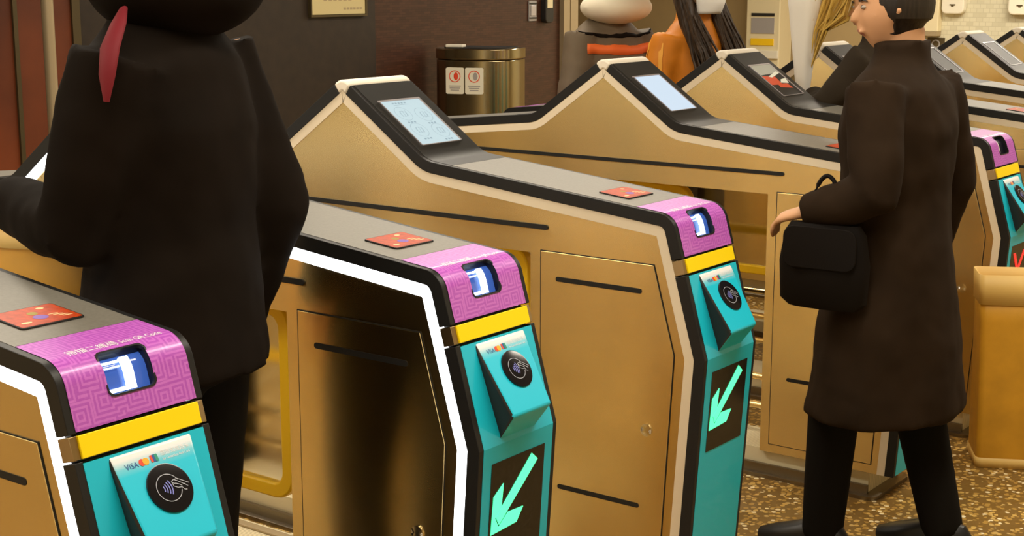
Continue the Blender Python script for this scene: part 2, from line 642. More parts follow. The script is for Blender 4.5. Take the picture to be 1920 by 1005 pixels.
def surf(s, off=0.0):
    """point (x, z) on the outline at arc length s, raised outward by -off"""
    i = 0
    while i < len(S) - 2 and S[i + 1] < s:
        i += 1
    t = (s - S[i]) / max(1e-9, S[i + 1] - S[i])
    q = O[i].lerp(O[i + 1], t)
    d = (O[i + 1] - O[i]).normalized()
    return q + Vector((-d.y, d.x)) * off


def ribbon(mb, a, b, o0, o1, y0, y1, mi=0, trim=0.0):
    """solid strip of the outline from vertex a to b between two depths"""
    p0, p1 = path(o0)[0], path(o1)[0]
    i0, i1 = IX[a][0], IX[b][1]
    ids = list(range(i0, i1 + 1))
    A, B = [p0[i].copy() for i in ids], [p1[i].copy() for i in ids]
    if trim:
        for L in (A, B):
            d = (L[1] - L[0]).normalized()
            L[0] += d * trim
            d = (L[-2] - L[-1]).normalized()
            L[-1] += d * trim
    n = len(ids)
    vs = []
    for (p, q) in zip(A, B):
        vs += [(p.x, y0, p.y), (p.x, y1, p.y), (q.x, y1, q.y), (q.x, y0, q.y)]
    fs = [(0, 1, 2, 3), tuple((n - 1) * 4 + k for k in (3, 2, 1, 0))]
    for i in range(n - 1):
        for k in range(4):
            fs.append((i * 4 + k, i * 4 + (k + 1) % 4, (i + 1) * 4 + (k + 1) % 4, (i + 1) * 4 + k))
    mb.add(vs, fs, mi)


def on_surf(mb, verts2, faces, y0, s0, off, mi=0, sy=1.0):
    """flat artwork (a along y, b along the outline) laid on the outline"""
    vs = []
    for a, b in verts2:
        q = surf(s0 + b * sy, off)
        vs.append((q.x, y0 + a, q.y))
    mb.add(vs, faces, mi)


def plate2(mb, pts, y0, s0, off, mi=0):
    on_surf(mb, pts, [tuple(range(len(pts)))], y0, s0, off, mi)


MESH = {}


def cached(key, fn):
    if key not in MESH:
        MESH[key] = fn()
    return MESH[key]


# ---- part meshes of a gate
def m_body():
    mb = MB()
    p = path(0.0555)[0]
    pts = [(q.x, q.y) for q in p]
    pts += [(-1.79, 0.085), (-1.79, 0.945), (-0.513, 0.945), (-0.513, 0.085)]
    mb.prism(pts, 0.0015, W - 0.0015)
    return mb.mesh('body', M('gate_steel'), angle=20)


def m_strip(lit):
    mb = MB()
    ribbon(mb, 'F0', 'F0r', 0.030, 0.056, 0.0, W)
    return mb.mesh('light_strip', M('strip_lit' if lit else 'strip_unlit'))


def m_trim():
    mb = MB()
    for y0, y1 in ((-0.002, 0.0125), (W - 0.0125, W + 0.002)):
        for a, b in (('F0', 'yb'), ('pb', 'cs'), ('csr', 'pbr'), ('ybr', 'F0r')):
            ribbon(mb, a, b, 0.0, 0.030, y0, y1)
    for a, b in (('F0', 'yb'), ('yb', 'pb'), ('ps', 'cs'), ('csr', 'psr'), ('pbr', 'ybr'), ('ybr', 'F0r')):
        ribbon(mb, a, b, 0.012, 0.0298, 0.012, W - 0.012)
    ribbon(mb, 'pb', 'ps', 0.0275, 0.0298, 0.012, W - 0.012)
    ribbon(mb, 'psr', 'pbr', 0.0275, 0.0298, 0.012, W - 0.012)
    return mb.mesh('side_trim', M('dark_trim'), weld=False)


def m_clip(i):
    mb = MB()
    y0, y1 = ((-0.001, 0.0125), (W - 0.0125, W + 0.001))[i % 2]
    a, b = (('yb', 'pb'), ('pbr', 'ybr'))[i // 2]
    ribbon(mb, a, b, 0.002, 0.030, y0, y1, trim=0.003)
    return mb.mesh('side_clip', M('gate_steel_dark'), weld=False)


def m_plate(name, a, b, mt, o0=-0.0008, o1=0.012, trim=0.0015, y0=0.0115, y1=None):
    mb = MB()
    ribbon(mb, a, b, o0, o1, y0, (W - 0.0115) if y1 is None else y1, trim=trim)
    return mb.mesh(name, M(mt))


WS0, WS1 = s_at('pb') + 0.040, s_at('pb') + 0.108
WY0, WY1 = 0.083, 0.170


def m_scanner_cover(a, b, hole):
    """purple printed cover; a window is cut where the scanner looks out"""
    mb = MB()
    ss = sorted(set([S[i] for i in range(IX[a][0], IX[b][1] + 1)] + ([WS0, WS1] if hole else [])))
    ss[0] += 0.002
    ss[-1] -= 0.001
    ys = [0.0115, WY0, WY1, W - 0.0115]
    base = {}
    for i, s in enumerate(ss):
        q = surf(s, -0.0010)
        for j, y in enumerate(ys):
            base[i, j] = mb.add([(q.x, y, q.y)], [])
            mb.uv[base[i, j]] = (y, s)
    for i in range(len(ss) - 1):
        for j in range(3):
            if hole and j == 1 and ss[i] > WS0 - 1e-6 and ss[i + 1] < WS1 + 1e-6:
                continue
            mb.f.append((base[i, j], base[i, j + 1], base[i + 1, j + 1], base[i + 1, j]))
            mb.mi.append(0)
    return mb.mesh('scanner_cover', M('purple_print'))


def m_window(lit):
    """recess behind the cover with its lamp bars; slots: dark, glass, lamp, dim lamp"""
    mb = MB()
    n = 8
    dep = 0.0135
    ss = [WS0 + (WS1 - WS0) * k / n for k in range(n + 1)]
    for i in range(n):
        for (sa, sb) in ((ss[i], ss[i + 1]),):
            for y in (WY0, WY1):
                a, b, c, d = surf(sa, -0.001), surf(sb, -0.001), surf(sb, dep), surf(sa, dep)
                mb.add([(a.x, y, a.y), (b.x, y, b.y), (c.x, y, c.y), (d.x, y, d.y)], [(0, 1, 2, 3)], 0)
            c, d = surf(sb, dep), surf(sa, dep)
            mb.add([(c.x, WY0, c.y), (c.x, WY1, c.y), (d.x, WY1, d.y), (d.x, WY0, d.y)], [(0, 1, 2, 3)], 1)
    for s in (WS0, WS1):
        a, d = surf(s, -0.001), surf(s, dep)
        mb.add([(a.x, WY0, a.y), (a.x, WY1, a.y), (d.x, WY1, d.y), (d.x, WY0, d.y)], [(0, 1, 2, 3)], 0)
    return mb.mesh('scan_window', [M('scan_dark'), M('scan_glass' if lit else 'scan_dark')])


def m_lamp(lit):
    mb = MB()
    L = WS1 - WS0

    def bar(y0, y1, s0, s1, mi, off=0.0095):
        n = 6
        for k in range(n):
            a, b = WS0 + s0 + (s1 - s0) * k / n, WS0 + s0 + (s1 - s0) * (k + 1) / n
            p, q, p2, q2 = surf(a, off), surf(b, off), surf(a, off + 0.004), surf(b, off + 0.004)
            mb.add([(p.x, y0, p.y), (p.x, y1, p.y), (q.x, y1, q.y), (q.x, y0, q.y),
                    (p2.x, y0, p2.y), (p2.x, y1, p2.y), (q2.x, y1, q2.y), (q2.x, y0, q2.y)],
                   [(0, 1, 2, 3), (0, 3, 7, 4), (1, 5, 6, 2), (0, 4, 5, 1), (3, 2, 6, 7)], mi)
    if lit:
        bar(WY0 + 0.040, WY0 + 0.057, 0.002, L - 0.010, 0, 0.006)
        bar(WY0 + 0.004, WY0 + 0.040, L - 0.016, L - 0.012, 0)
        bar(WY0 + 0.004, WY0 + 0.038, L - 0.027, L - 0.023, 1)
        bar(WY0 + 0.006, WY0 + 0.054, 0.002, 0.008, 0)
    else:
        bar(WY0 + 0.022, WY0 + 0.036, 0.006, L - 0.012, 0)
    return mb.mesh('scan_lamp', [M('scan_lamp' if lit else 'scan_off'), M('scan_lamp_dim')])


def m_bezel():
    """rounded frame round the scanner window"""
    mb = MB()
    cy, cs = (WY0 + WY1) / 2, (WS0 + WS1) / 2
    a = rrect(0, 0, WY1 - WY0 + 0.005, WS1 - WS0 + 0.005, 0.012, 8)
    b = rrect(0, 0, WY1 - WY0 - 0.001, WS1 - WS0 - 0.001, 0.010, 8)
    c = rrect(0, 0, WY1 - WY0 + 0.001, WS1 - WS0 + 0.001, 0.0005, 8)
    n = len(a)
    vs = []
    for ring, off in ((a, -0.0012), (a, -0.0026), (b, -0.0022), (b, 0.004)):
        for y, s in ring:
            q = surf(cs + s, off)
            vs.append((q.x, cy + y, q.y))
    fs = []
    for r in range(3):
        for k in range(n):
            fs.append((r * n + k, r * n + (k + 1) % n, (r + 1) * n + (k + 1) % n, (r + 1) * n + k))
    mb.add(vs, fs)
    return mb.mesh('window_bezel', M('dark_trim'))


def m_scan_text():
    mb = MB()
    s0 = s_at('C') + 0.052
    v, f = text2d('掃描二維碼', 0.0185)
    on_surf(mb, v, f, 0.046, s0, -0.0016)
    wd = max(p[0] for p in v)
    v, f = text2d('Scan QR Code', 0.0165)
    k = 0.080 / max(p[0] for p in v)
    on_surf(mb, [(x * k, y) for x, y in v], f, 0.046 + wd + 0.005, s0, -0.0016)
    return mb.mesh('scan_lettering', M('white_print'), smooth=False)


def m_band_text(num):
    mb = MB()
    s0 = s_at('yb') + 0.012
    v, f = text2d('閘號', 0.0125)
    on_surf(mb, v, f, 0.158, s0 + 0.003, -0.0014)
    v, f = text2d(num, 0.025)
    k = 0.036 / max(p[0] for p in v)
    on_surf(mb, [(x * k, y) for x, y in v], f, 0.194, s0, -0.0014)
    return mb.mesh('number_lettering', M('grey_print'), smooth=False)


# the card reader: a wedge that leans out of the teal front
RT, RB, RU = (-0.0545, 0.934), (0.040, 0.803), (-0.003, 0.749)


def m_reader():
    mb = MB()
    yt, ybm, yu = (0.054, 0.214), (0.053, 0.180), (0.064, 0.184)
    back_t, back_u = (-0.066, 0.934), (-0.012, 0.735)
    vs, fs, mi = [], [], []
    for k in (0, 1):
        vs += [(RT[0], yt[k], RT[1]), (RB[0], ybm[k], RB[1]), (RU[0], yu[k], RU[1]), (back_u[0], yu[k], back_u[1]), (back_t[0], yt[k], back_t[1])]
    mb.add(vs, [(0, 1, 6, 5), (1, 2, 7, 6), (2, 3, 8, 7), (3, 4, 9, 8), (4, 0, 5, 9)], 0)
    mb.add(vs, [(0, 1, 2, 3, 4)], 1)
    mb.add(vs, [(5, 6, 7, 8, 9)], 1)
    return mb.mesh('card_reader', [M('reader_print'), M('black_plastic')], angle=50)


_ra = Vector((RT[0], 0, RT[1]))
_rd = (Vector((RB[0], 0, RB[1])) - _ra).normalized()       # down the reader face
_rn = Vector((-_rd.z, 0, _rd.x))                            # out of it
if _rn.x < 0:
    _rn = -_rn


def on_reader(mb, verts2, faces, y, d, off, mi=0):
    """artwork: a along y, b upward on the face; (y, d) its origin, d measured down the face"""
    vs = []
    for a, b in verts2:
        q = _ra + _rd * (d - b) + _rn * off
        vs.append((q.x, y + a, q.z))
    mb.add(vs, faces, mi)


def disc_ring(mb, fn, cy, d, r0, r1, off, mi, n=40, a0=0, a1=360, ry=1.0):
    v = []
    for k in range(n + 1):
        a = R(a0 + (a1 - a0) * k / n)
        v += [(r0 * math.cos(a), r0 * math.sin(a) * ry), (r1 * math.cos(a), r1 * math.sin(a) * ry)]
    fn(mb, v, [(2 * k, 2 * k + 1, 2 * k + 3, 2 * k + 2) for k in range(n)], cy, d, off, mi)


RCY, RCD, RCR = 0.131, 0.073, 0.0395


def m_disc():
    mb = MB()
    n = 48
    for (o0, o1, r0, r1) in ((0.0, 0.003, RCR, RCR), (0.003, 0.0034, RCR, RCR - 0.002)):
        vs = []
        for r, o in ((r0, o0), (r1, o1)):
            for a, b in circ(0, 0, r, n):
                q = _ra + _rd * (RCD - b) + _rn * o
                vs.append((q.x, RCY + a, q.z))
        mb.add(vs, [(k, (k + 1) % n, n + (k + 1) % n, n + k) for k in range(n)])
    c = circ(0, 0, RCR - 0.002, n)
    on_reader(mb, c, [tuple(range(n))], RCY, RCD, 0.0034)
    return mb.mesh('reader_disc', M('black_gloss'), angle=40)


def stroke(mb, fn, pts, w, y, d, off, mi):
    for (a, b) in zip(pts[:-1], pts[1:]):
        t = Vector((b[0] - a[0], b[1] - a[1]))
        t.normalize()
        nrm = Vector((-t.y, t.x)) * w / 2
        e = t * w * 0.3
        fn(mb, [(a[0] - e.x + nrm.x, a[1] - e.y + nrm.y), (a[0] - e.x - nrm.x, a[1] - e.y - nrm.y), (b[0] + e.x - nrm.x, b[1] + e.y - nrm.y), (b[0] + e.x + nrm.x, b[1] + e.y + nrm.y)], [(0, 1, 2, 3)], y, d, off, mi)


def m_tap_icon():
    """contactless waves and a hand holding a card, thin lines in a circle"""
    mb = MB()
    disc_ring(mb, on_reader, RCY - 0.003, RCD, 0.0212, 0.0224, 0.0042, 0, a0=22, a1=338)
    for i, r in enumerate((0.008, 0.0125, 0.017, 0.0215)):
        disc_ring(mb, on_reader, RCY - 0.0195, RCD, r - 0.0010, r + 0.0010, 0.0042, 1, n=14, a0=-33, a1=33)
    hand = [[(0.0235, -0.001), (0.028, -0.006), (0.014, 0.006), (0.008, 0.010), (0.003, 0.008), (0.006, 0.004), (0.010, 0.003)],
            [(0.003, 0.008), (0.004, 0.000), (0.010, -0.004), (0.017, -0.005), (0.020, -0.010), (0.024, -0.011)],
            [(0.008, 0.010), (0.015, 0.010), (0.032, -0.002)],
            [(0.010, 0.003), (0.015, 0.000), (0.018, -0.003)]]
    for h in hand:
        stroke(mb, on_reader, h, 0.0011, RCY + 0.002, RCD, 0.0042, 0)
    return mb.mesh('tap_icon', [M('pale_line'), M('wave_blue')], smooth=False)


def m_card_logos():
    """printed row of card marks and the line of white lettering"""
    mb = MB()
    v, f = text2d('VISA', 0.013)
    k = 0.024 / max(p[0] for p in v)
    on_reader(mb, [(x * k, y) for x, y in v], f, 0.074, 0.0275, 0.0006, 0)
    for cx, mi, o in ((0.1055, 1, 0.0006), (0.1125, 2, 0.0008)):
        c = circ(0, 0, 0.0058, 24)
        on_reader(mb, c, [tuple(range(24))], cx, 0.0225, o, mi)
    for i, mi in enumerate((1, 0, 4)):
        on_reader(mb, rrect(0, 0, 0.0055, 0.0115, 0.001, 3), [tuple(range(16))], 0.1245 + i * 0.0042, 0.0215, 0.0006 + i * 0.0002, mi)
    v, f = text2d('感應式信用卡', 0.0092)
    on_reader(mb, v, f, 0.143, 0.0205, 0.0006, 3)
    v, f = text2d('for Contactless Bank Card', 0.0062)
    k = 0.052 / max(p[0] for p in v)
    on_reader(mb, [(x * k, y) for x, y in v], f, 0.143, 0.0285, 0.0006, 3)
    return mb.mesh('card_logos', [M('blue_print'), M('red_print'), M('orange_print'), M('white_print'), M('green_print')], smooth=False)


def lowfront(y, z, off):
    return (-0.0667 * (0.74 - z) - off, y, z)


def m_display():
    mb = MB()
    vs = []
    for off in (-0.0016, 0.004):
        for y, z in ((0.038, 0.502), (0.213, 0.502), (0.213, 0.7045), (0.038, 0.7045)):
            vs.append(lowfront(y, z, off))
    mb.add(vs, [(0, 1, 2, 3)] + [(k, (k + 1) % 4, 4 + (k + 1) % 4, 4 + k) for k in range(4)])
    return mb.mesh('display', M('display_black'), smooth=False)


def m_symbol(kind):
    mb = MB()

    def poly(pts):
        n = len(pts)
        vs = [lowfront(y, z, -0.0030) for y, z in pts] + [lowfront(y, z, -0.0014) for y, z in pts]
        mb.add(vs, [tuple(range(n))] + [(k, (k + 1) % n, n + (k + 1) % n, n + k) for k in range(n)])
    if kind == 'arrow':
        o = Z0
        poly([(0.168, 0.505 + o), (0.189, 0.488 + o), (0.070, 0.381 + o), (0.059, 0.400 + o)])
        poly([(0.0445, 0.366 + o), (0.128, 0.370 + o), (0.148, 0.398 + o), (0.098, 0.400 + o), (0.069, 0.376 + o), (0.056, 0.399 + o), (0.075, 0.4165 + o), (0.078, 0.466 + o), (0.048, 0.444 + o)])
    else:
        cy, cz, L, t = 0.125, 0.605, 0.070, 0.013
        for sgn in (1, -1):
            poly([(cy - 0.055 - t * .7, cz - sgn * L), (cy - 0.055 + t * .9, cz - sgn * L), (cy + 0.055 + t * .7, cz + sgn * L), (cy + 0.055 - t * .9, cz + sgn * L)])
    return mb.mesh('signal_' + kind, M('arrow_green' if kind == 'arrow' else 'cross_red'), smooth=False)


def m_door(grow):
    mb = MB()
    g = grow
    pts = [(-0.479 - g, 0.953 + g), (-0.147 + g * 0.8, 0.953 + g), (-0.0865 + g, 0.739), (-0.122 + g, 0.115 - g), (-0.479 - g, 0.115 - g)]
    pts = pts[::-1]
    mb.prism(pts, -0.0012 if g == 0 else -0.0002, 0.004)
    return mb


def m_slot(i):
    mb = MB()
    for x0, x1, z in (((-1.741, -0.458, 0.8237 + Z0), (-0.4325, -0.178, 0.696 + Z0), (-0.4235, -0.1765, 0.1527 + Z0))[i],):
        h = 0.0125
        pts = [(x1 - h / 2 + h / 2 * math.cos(R(a)), z + h / 2 * math.sin(R(a))) for a in range(-90, 91, 15)] + \
              [(x0 + h / 2 + h / 2 * math.cos(R(a)), z + h / 2 * math.sin(R(a))) for a in range(90, 271, 15)]
        mb.prism(pts, -0.0021, 0.006)
    return mb.mesh('vent_slot', M('black'), smooth=False)


def m_lock():
    mb = MB()
    c = Vector((-0.158, 0, 0.3518 + Z0))
    mb.tube([(c.x, 0.002, c.z), (c.x, -0.0045, c.z), (c.x, -0.0055, c.z), (c.x, -0.0030, c.z)], [0.0155, 0.0155, 0.0115, 0.0105], 28, side=(1, 0, 0))
    mb.tube([(c.x, 0.002, c.z), (c.x, -0.0042, c.z), (c.x, -0.0050, c.z)], [0.0078, 0.0078, 0.0065], 24, side=(1, 0, 0))
    return mb.mesh('lock', M('chrome'), angle=25)


SN = (path(0.0)[0][IX['V'][1]], path(0.0)[0][IX['A'][0]])
_su = (SN[1] - SN[0]).normalized()          # up the screen slope
_sn = Vector((_su.y, -_su.x))
if _sn.y < 0:
    _sn = -_sn
_s0 = SN[0]


def on_slope(mb, verts2, faces, y, t, off, mi=0):
    """a along y (read from the front), b up the slope from t"""
    vs = []
    for a, b in verts2:
        q = _s0 + _su * (t + b) + _sn * off
        vs.append((q.x, y + a, q.y))
    mb.add(vs, faces, mi)


def _slope_t(x):
    return (x - _s0.x) / _su.x


ST0, ST1 = _slope_t(-0.905), _slope_t(-1.056)
SY0, SY1 = 0.044, 0.206


def m_screen(mt):
    mb = MB()
    on_slope(mb, [(SY0, 0), (SY1, 0), (SY1, ST1 - ST0), (SY0, ST1 - ST0)], [(0, 1, 2, 3)], 0, ST0, 0.0012)
    return mb.mesh('screen', M(mt), smooth=False)


def m_screen_frame():
    mb = MB()
    h = ST1 - ST0
    t, o = 0.006, 0.003
    for a in ((SY0 - t, SY1 + t, h, h + t), (SY1, SY1 + t, 0, h), (SY0 - t * .35, SY0, 0, h), (SY0, SY1, -t * .35, 0)):
        for off, mi in ((o, 0),):
            on_slope(mb, [(a[0], a[2]), (a[1], a[2]), (a[1], a[3]), (a[0], a[3])], [(0, 1, 2, 3)], 0, ST0, off, mi)
        for e in (((a[0], a[2]), (a[1], a[2])), ((a[0], a[3]), (a[1], a[3])), ((a[0], a[2]), (a[0], a[3])), ((a[1], a[2]), (a[1], a[3]))):
            vs = []
            for (y, b), off in ((e[0], o), (e[1], o), (e[1], -0.002), (e[0], -0.002)):
                q = _s0 + _su * (ST0 + b) + _sn * off
                vs.append((q.x, y, q.y))
            mb.add(vs, [(0, 1, 2, 3)], 0)
    return mb.mesh('screen_frame', M('frame_silver'), smooth=False)


def m_screen_icons():
    mb = MB()
    h = ST1 - ST0
    sw = SY1 - SY0

    def ring(y, b, r, w=0.0012):
        v = []
        n = 36
        for k in range(n + 1):
            a = 2 * math.pi * k / n
            v += [(r * math.cos(a), r * math.sin(a)), ((r - w) * math.cos(a), (r - w) * math.sin(a))]
        on_slope(mb, v, [(2 * k, 2 * k + 1, 2 * k + 3, 2 * k + 2) for k in range(n)], y, b, 0.0018)

    def rect(y0, y1, b0, b1):
        on_slope(mb, [(y0, b0), (y1, b0), (y1, b1), (y0, b1)], [(0, 1, 2, 3)], 0, ST0, 0.0018)
    for cy, cb in ((0.28, 0.70), (0.74, 0.64), (0.28, 0.32), (0.76, 0.26)):
        y, b = SY0 + sw * cy, ST0 + h * cb
        ring(y, b, 0.029)
        ring(y, b, 0.012)
        for q in range(3):
            yy = y - 0.012 + q * 0.011
            on_slope(mb, [(0, -0.012), (0.0016, -0.012), (0.006, 0.012), (0.0044, 0.012)], [(0, 1, 2, 3)], yy, b, 0.0018)
        for q in range(3):
            rect(y - 0.016 + q * 0.012, y - 0.008 + q * 0.012, h * cb - 0.040, h * cb - 0.034)
    for q in range(5):
        rect(SY0 + sw * 0.24 + q * 0.012, SY0 + sw * 0.24 + q * 0.012 + 0.008, h * 0.925, h * 0.955)
    rect(SY0 + sw * 0.24, SY0 + sw * 0.62, h * 0.895, h * 0.902)
    return mb.mesh('screen_icons', M('screen_line'), smooth=False)


def m_screen_photo():
    mb = MB()
    h, sw = ST1 - ST0, SY1 - SY0

    def quad(pts, mi, off):
        on_slope(mb, [(SY0 + sw * a, h * b) for a, b in pts], [tuple(range(len(pts)))], 0, ST0, off, mi)
    quad([(0, 0.68), (1, 0.72), (1, 1), (0, 1)], 0, 0.0015)
    quad([(0, 0.36), (0.55, 0.34), (0.6, 0.60), (0, 0.66)], 1, 0.0016)
    quad([(0.30, 0.26), (0.85, 0.20), (0.80, 0.36), (0.35, 0.38)], 1, 0.0016)
    quad([(0.30, 0.62), (0.42, 0.58), (1, 0.70), (0.9, 0.76)], 2, 0.0018)
    quad([(0.55, 0.40), (0.9, 0.36), (1, 0.52), (0.72, 0.50)], 2, 0.0018)
    return mb.mesh('screen_photo', [M('screen_grey'), M('screen_red'), M('screen_cream')], smooth=False)


def m_tap_plate():
    """orange red card plate let into the grey top; slots: edge, red, violet, green, cream"""
    mb = MB()
    x0, x1, y0, y1 = -0.352, -0.262, 0.066, 0.184
    def P(x, y, up):
        z = _lerp_z(x, _C, _V) + up
        return (x, y, z)
    base = rrect((x0 + x1) / 2, (y0 + y1) / 2, x1 - x0, y1 - y0, 0.006, 5)
    top = rrect((x0 + x1) / 2, (y0 + y1) / 2, x1 - x0 - 0.005, y1 - y0 - 0.005, 0.005, 5)
    n = len(base)
    mb.add([P(x, y, 0.0) for x, y in base] + [P(x, y, 0.0035) for x, y in base], [tuple(range(n, 2 * n))] + [(k, (k + 1) % n, n + (k + 1) % n, n + k) for k in range(n)], 0)
    mb.add([P(x, y, 0.0040) for x, y in top], [tuple(range(n))], 1)
    def blob(cx, cy, rx, ry, mi, up=0.0043):
        c = circ(cx, cy, rx, 18, ry)
        mb.add([P(x, y, up) for x, y in c], [tuple(range(18))], mi)
    blob(-0.296, 0.124, 0.011, 0.013, 2)
    blob(-0.318, 0.124, 0.008, 0.009, 3)
    blob(-0.282, 0.088, 0.004, 0.010, 4)
    blob(-0.335, 0.150, 0.005, 0.007, 4)
    for k in range(4):
        blob(-0.300 + 0.006 * k, 0.150 + 0.005 * k, 0.0018, 0.010, 4)
    return mb.mesh('tap_plate', [M('black'), M('tap_red'), M('tap_violet'), M('tap_green'), M('tap_cream')], smooth=False)


def m_plinth():
    mb = MB()
    mb.box(-2.17, -0.135, 0.022, W - 0.022, 0.011, 0.086)
    return mb.mesh('plinth', M('ribbed_plinth'), smooth=False)


def m_base_plate():
    mb = MB()
    pts = []
    for cx, cy, a0 in ((-0.095, W + 0.022, 0), (-2.21, W + 0.022, 90), (-2.21, -0.022, 180), (-0.095, -0.022, 270)):
        r = 0.03
        sx = -1 if a0 in (0, 270) else 1
        sy = -1 if a0 in (0, 90) else 1
        for k in range(7):
            a = R(a0 + 15 * k)
            pts.append((cx + sx * r + r * math.cos(a), cy + sy * r + r * math.sin(a)))
    mb.prism(pts, 0.0, 0.012, axis='z')
    mb.box(-2.18, -0.13, 0.0, 0.014, 0.011, 0.040)
    mb.box(-2.18, -0.13, W - 0.014, W, 0.011, 0.040)
    return mb.mesh('base_plate', M('plate_steel'), angle=30)


def m_flap_frame(x0, x1):
    mb = MB()
    z0, z1, r = 0.47, 0.93, 0.06
    outer = rrect((x0 + x1) / 2, (z0 + z1) / 2, x1 - x0, z1 - z0, r, 6)
    inner = rrect((x0 + x1) / 2, (z0 + z1) / 2, x1 - x0 - 0.07, z1 - z0 - 0.07, r - 0.03, 6)
    n = len(outer)
    ya, yb_ = W / 2 - 0.016, W / 2 + 0.016
    vs = [(a, ya, b) for a, b in outer] + [(a, ya, b) for a, b in inner] + [(a, yb_, b) for a, b in inner] + [(a, yb_, b) for a, b in outer]
    fs = []
    for r_ in range(4):
        for k in range(n):
            fs.append((r_ * n + k, r_ * n + (k + 1) % n, ((r_ + 1) % 4) * n + (k + 1) % n, ((r_ + 1) % 4) * n + k))
    mb.add(vs, fs)
    return mb.mesh('flap', M('yellow_paint'), angle=40)


def m_flap_pane(x0, x1):
    mb = MB()
    mb.box(x0 + 0.033, x1 - 0.033, W / 2 - 0.005, W / 2 + 0.005, 0.503, 0.897)
    return mb.mesh('flap_pane', M('clear_pane'), smooth=False)


def m_flap_rod(z):
    mb = MB()
    if True:
        mb.tube([(-1.795, W / 2, z), (-0.508, W / 2, z)], 0.012, 14)
    return mb.mesh('guide_rod', M('gate_steel'))


def make_gate(y, label, lit=False, scan_lit=True, signal='arrow', screen='screen_dark', icons=None, number=None, flap_x=-0.80, detail=True):
    g = bpy.data.objects.new('ticket_gate', None)
    COL.objects.link(g)
    g.location = (0, y, 0)
    g.empty_display_size = 0.2
    tag(g, label, 'ticket gate', 'ticket gates standing in a row')
    C = cached

    def part(name, key, fn, parent=g, bw=0, seg=2, lab=None):
        o = link(name, C(key, fn), parent)
        if bw:
            bevel(o, bw, seg)
        if lab:
            o['label'] = lab
        return o
    body = part('body', 'body', m_body)
    part('side_trim', 'trim', m_trim, bw=0.0045, seg=3)
    for i in range(4):
        part('side_clip', 'clip%d' % i, lambda: m_clip(i), bw=0.001)
    part('light_strip', 'strip%d' % lit, lambda: m_strip(lit), lab='glowing white edge light' if lit else None)
    part('plinth', 'plinth', m_plinth)
    part('base_plate', 'base', m_base_plate)
    for i in range(3):
        part('vent_slot', 'slot%d' % i, lambda: m_slot(i))
    gk = part('door_gasket', 'gask', lambda: m_door(0.0022).mesh('door_gasket', M('black'), smooth=False))
    dr = part('access_door', 'door', lambda: m_door(0).mesh('access_door', M('gate_steel'), smooth=False), bw=0.001)
    part('door_lock', 'lock', m_lock, parent=dr)
    part('top_plate', 'top', lambda: m_plate('top_plate', 'ps', 'vs', 'top_plate', trim=0.0008))
    part('top_plate', 'topr', lambda: m_plate('top_plate', 'vsr', 'psr', 'top_plate', trim=0.0008))
    part('screen_panel', 'spanel', lambda: m_plate('screen_panel', 'vs', 'cs', 'screen_panel', trim=0.0005))
    part('rear_panel', 'rpanel', lambda: m_plate('rear_panel', 'csr', 'vsr', 'screen_panel', trim=0.0005))
    part('crown_cap', 'crown', lambda: m_plate('crown_cap', 'cs', 'csr', 'crown_cream', -0.0015, 0.0302, 0.0, -0.0035, W + 0.0035), bw=0.007, seg=3)
    part('tap_plate', 'tap', m_tap_plate)
    # front head
    part('scanner_cover', 'cover', lambda: m_scanner_cover('pb', 'ps', True))
    wn = part('scan_window', 'win%d' % scan_lit, lambda: m_window(scan_lit))
    part('window_bezel', 'bezel', m_bezel, parent=wn)
    part('scan_lamp', 'lamp%d' % scan_lit, lambda: m_lamp(scan_lit), parent=wn)
    part('scan_lettering', 'stext', m_scan_text)
    part('number_band', 'band', lambda: m_plate('number_band', 'yb', 'pb', 'yellow_band', -0.0018, 0.012, 0.0035, 0.0125), bw=0.001)
    if number:
        part('number_lettering', 'num' + number, lambda: m_band_text(number))
    part('front_panel', 'front', lambda: m_plate('front_panel', 'F0', 'yb', 'teal', trim=0.003))
    rd = part('card_reader', 'reader', m_reader, bw=0.006, seg=3)
    ds = part('reader_disc', 'disc', m_disc, parent=rd)
    part('tap_icon', 'tapicon', m_tap_icon, parent=rd)
    part('card_logos', 'logos', m_card_logos, parent=rd)
    dp = part('display', 'disp', m_display)
    part('signal_' + signal, 'sig' + signal, lambda: m_symbol(signal), parent=dp, lab='lit green arrow' if signal == 'arrow' else 'lit red cross')
    # rear head
    part('scanner_cover', 'coverr', lambda: m_scanner_cover('psr', 'pbr', False))
    part('number_band', 'bandr', lambda: m_plate('number_band', 'pbr', 'ybr', 'yellow_band', -0.0018, 0.012, 0.0035, 0.0125))
    part('rear_front_panel', 'frontr', lambda: m_plate('rear_front_panel', 'ybr', 'F0r', 'teal', trim=0.003))
    # screen
    sc = part('screen', 'scr' + screen, lambda: m_screen(screen))
    part('screen_frame', 'sframe', m_screen_frame, parent=sc)
    if icons == 'icons':
        part('screen_icons', 'sicons', m_screen_icons, parent=sc)
    if icons == 'photo':
        part('screen_photo', 'sphoto', m_screen_photo, parent=sc)
    # flap in the opening
    fl = part('barrier_flap', 'flap%.2f' % flap_x, lambda: m_flap_frame(-1.74, flap_x), bw=0.005)
    part('flap_pane', 'pane%.2f' % flap_x, lambda: m_flap_pane(-1.74, flap_x), parent=fl)
    for z in (0.20, 0.30):
        part('guide_rod', 'rod%.1f' % z, lambda: m_flap_rod(z))
    return g


# ------------------------------------------------------------------ the setting
def struct(name, mb, mt, smooth=False):
    return tag(link(name, mb.mesh(name, mt, smooth=smooth)), kind='structure')


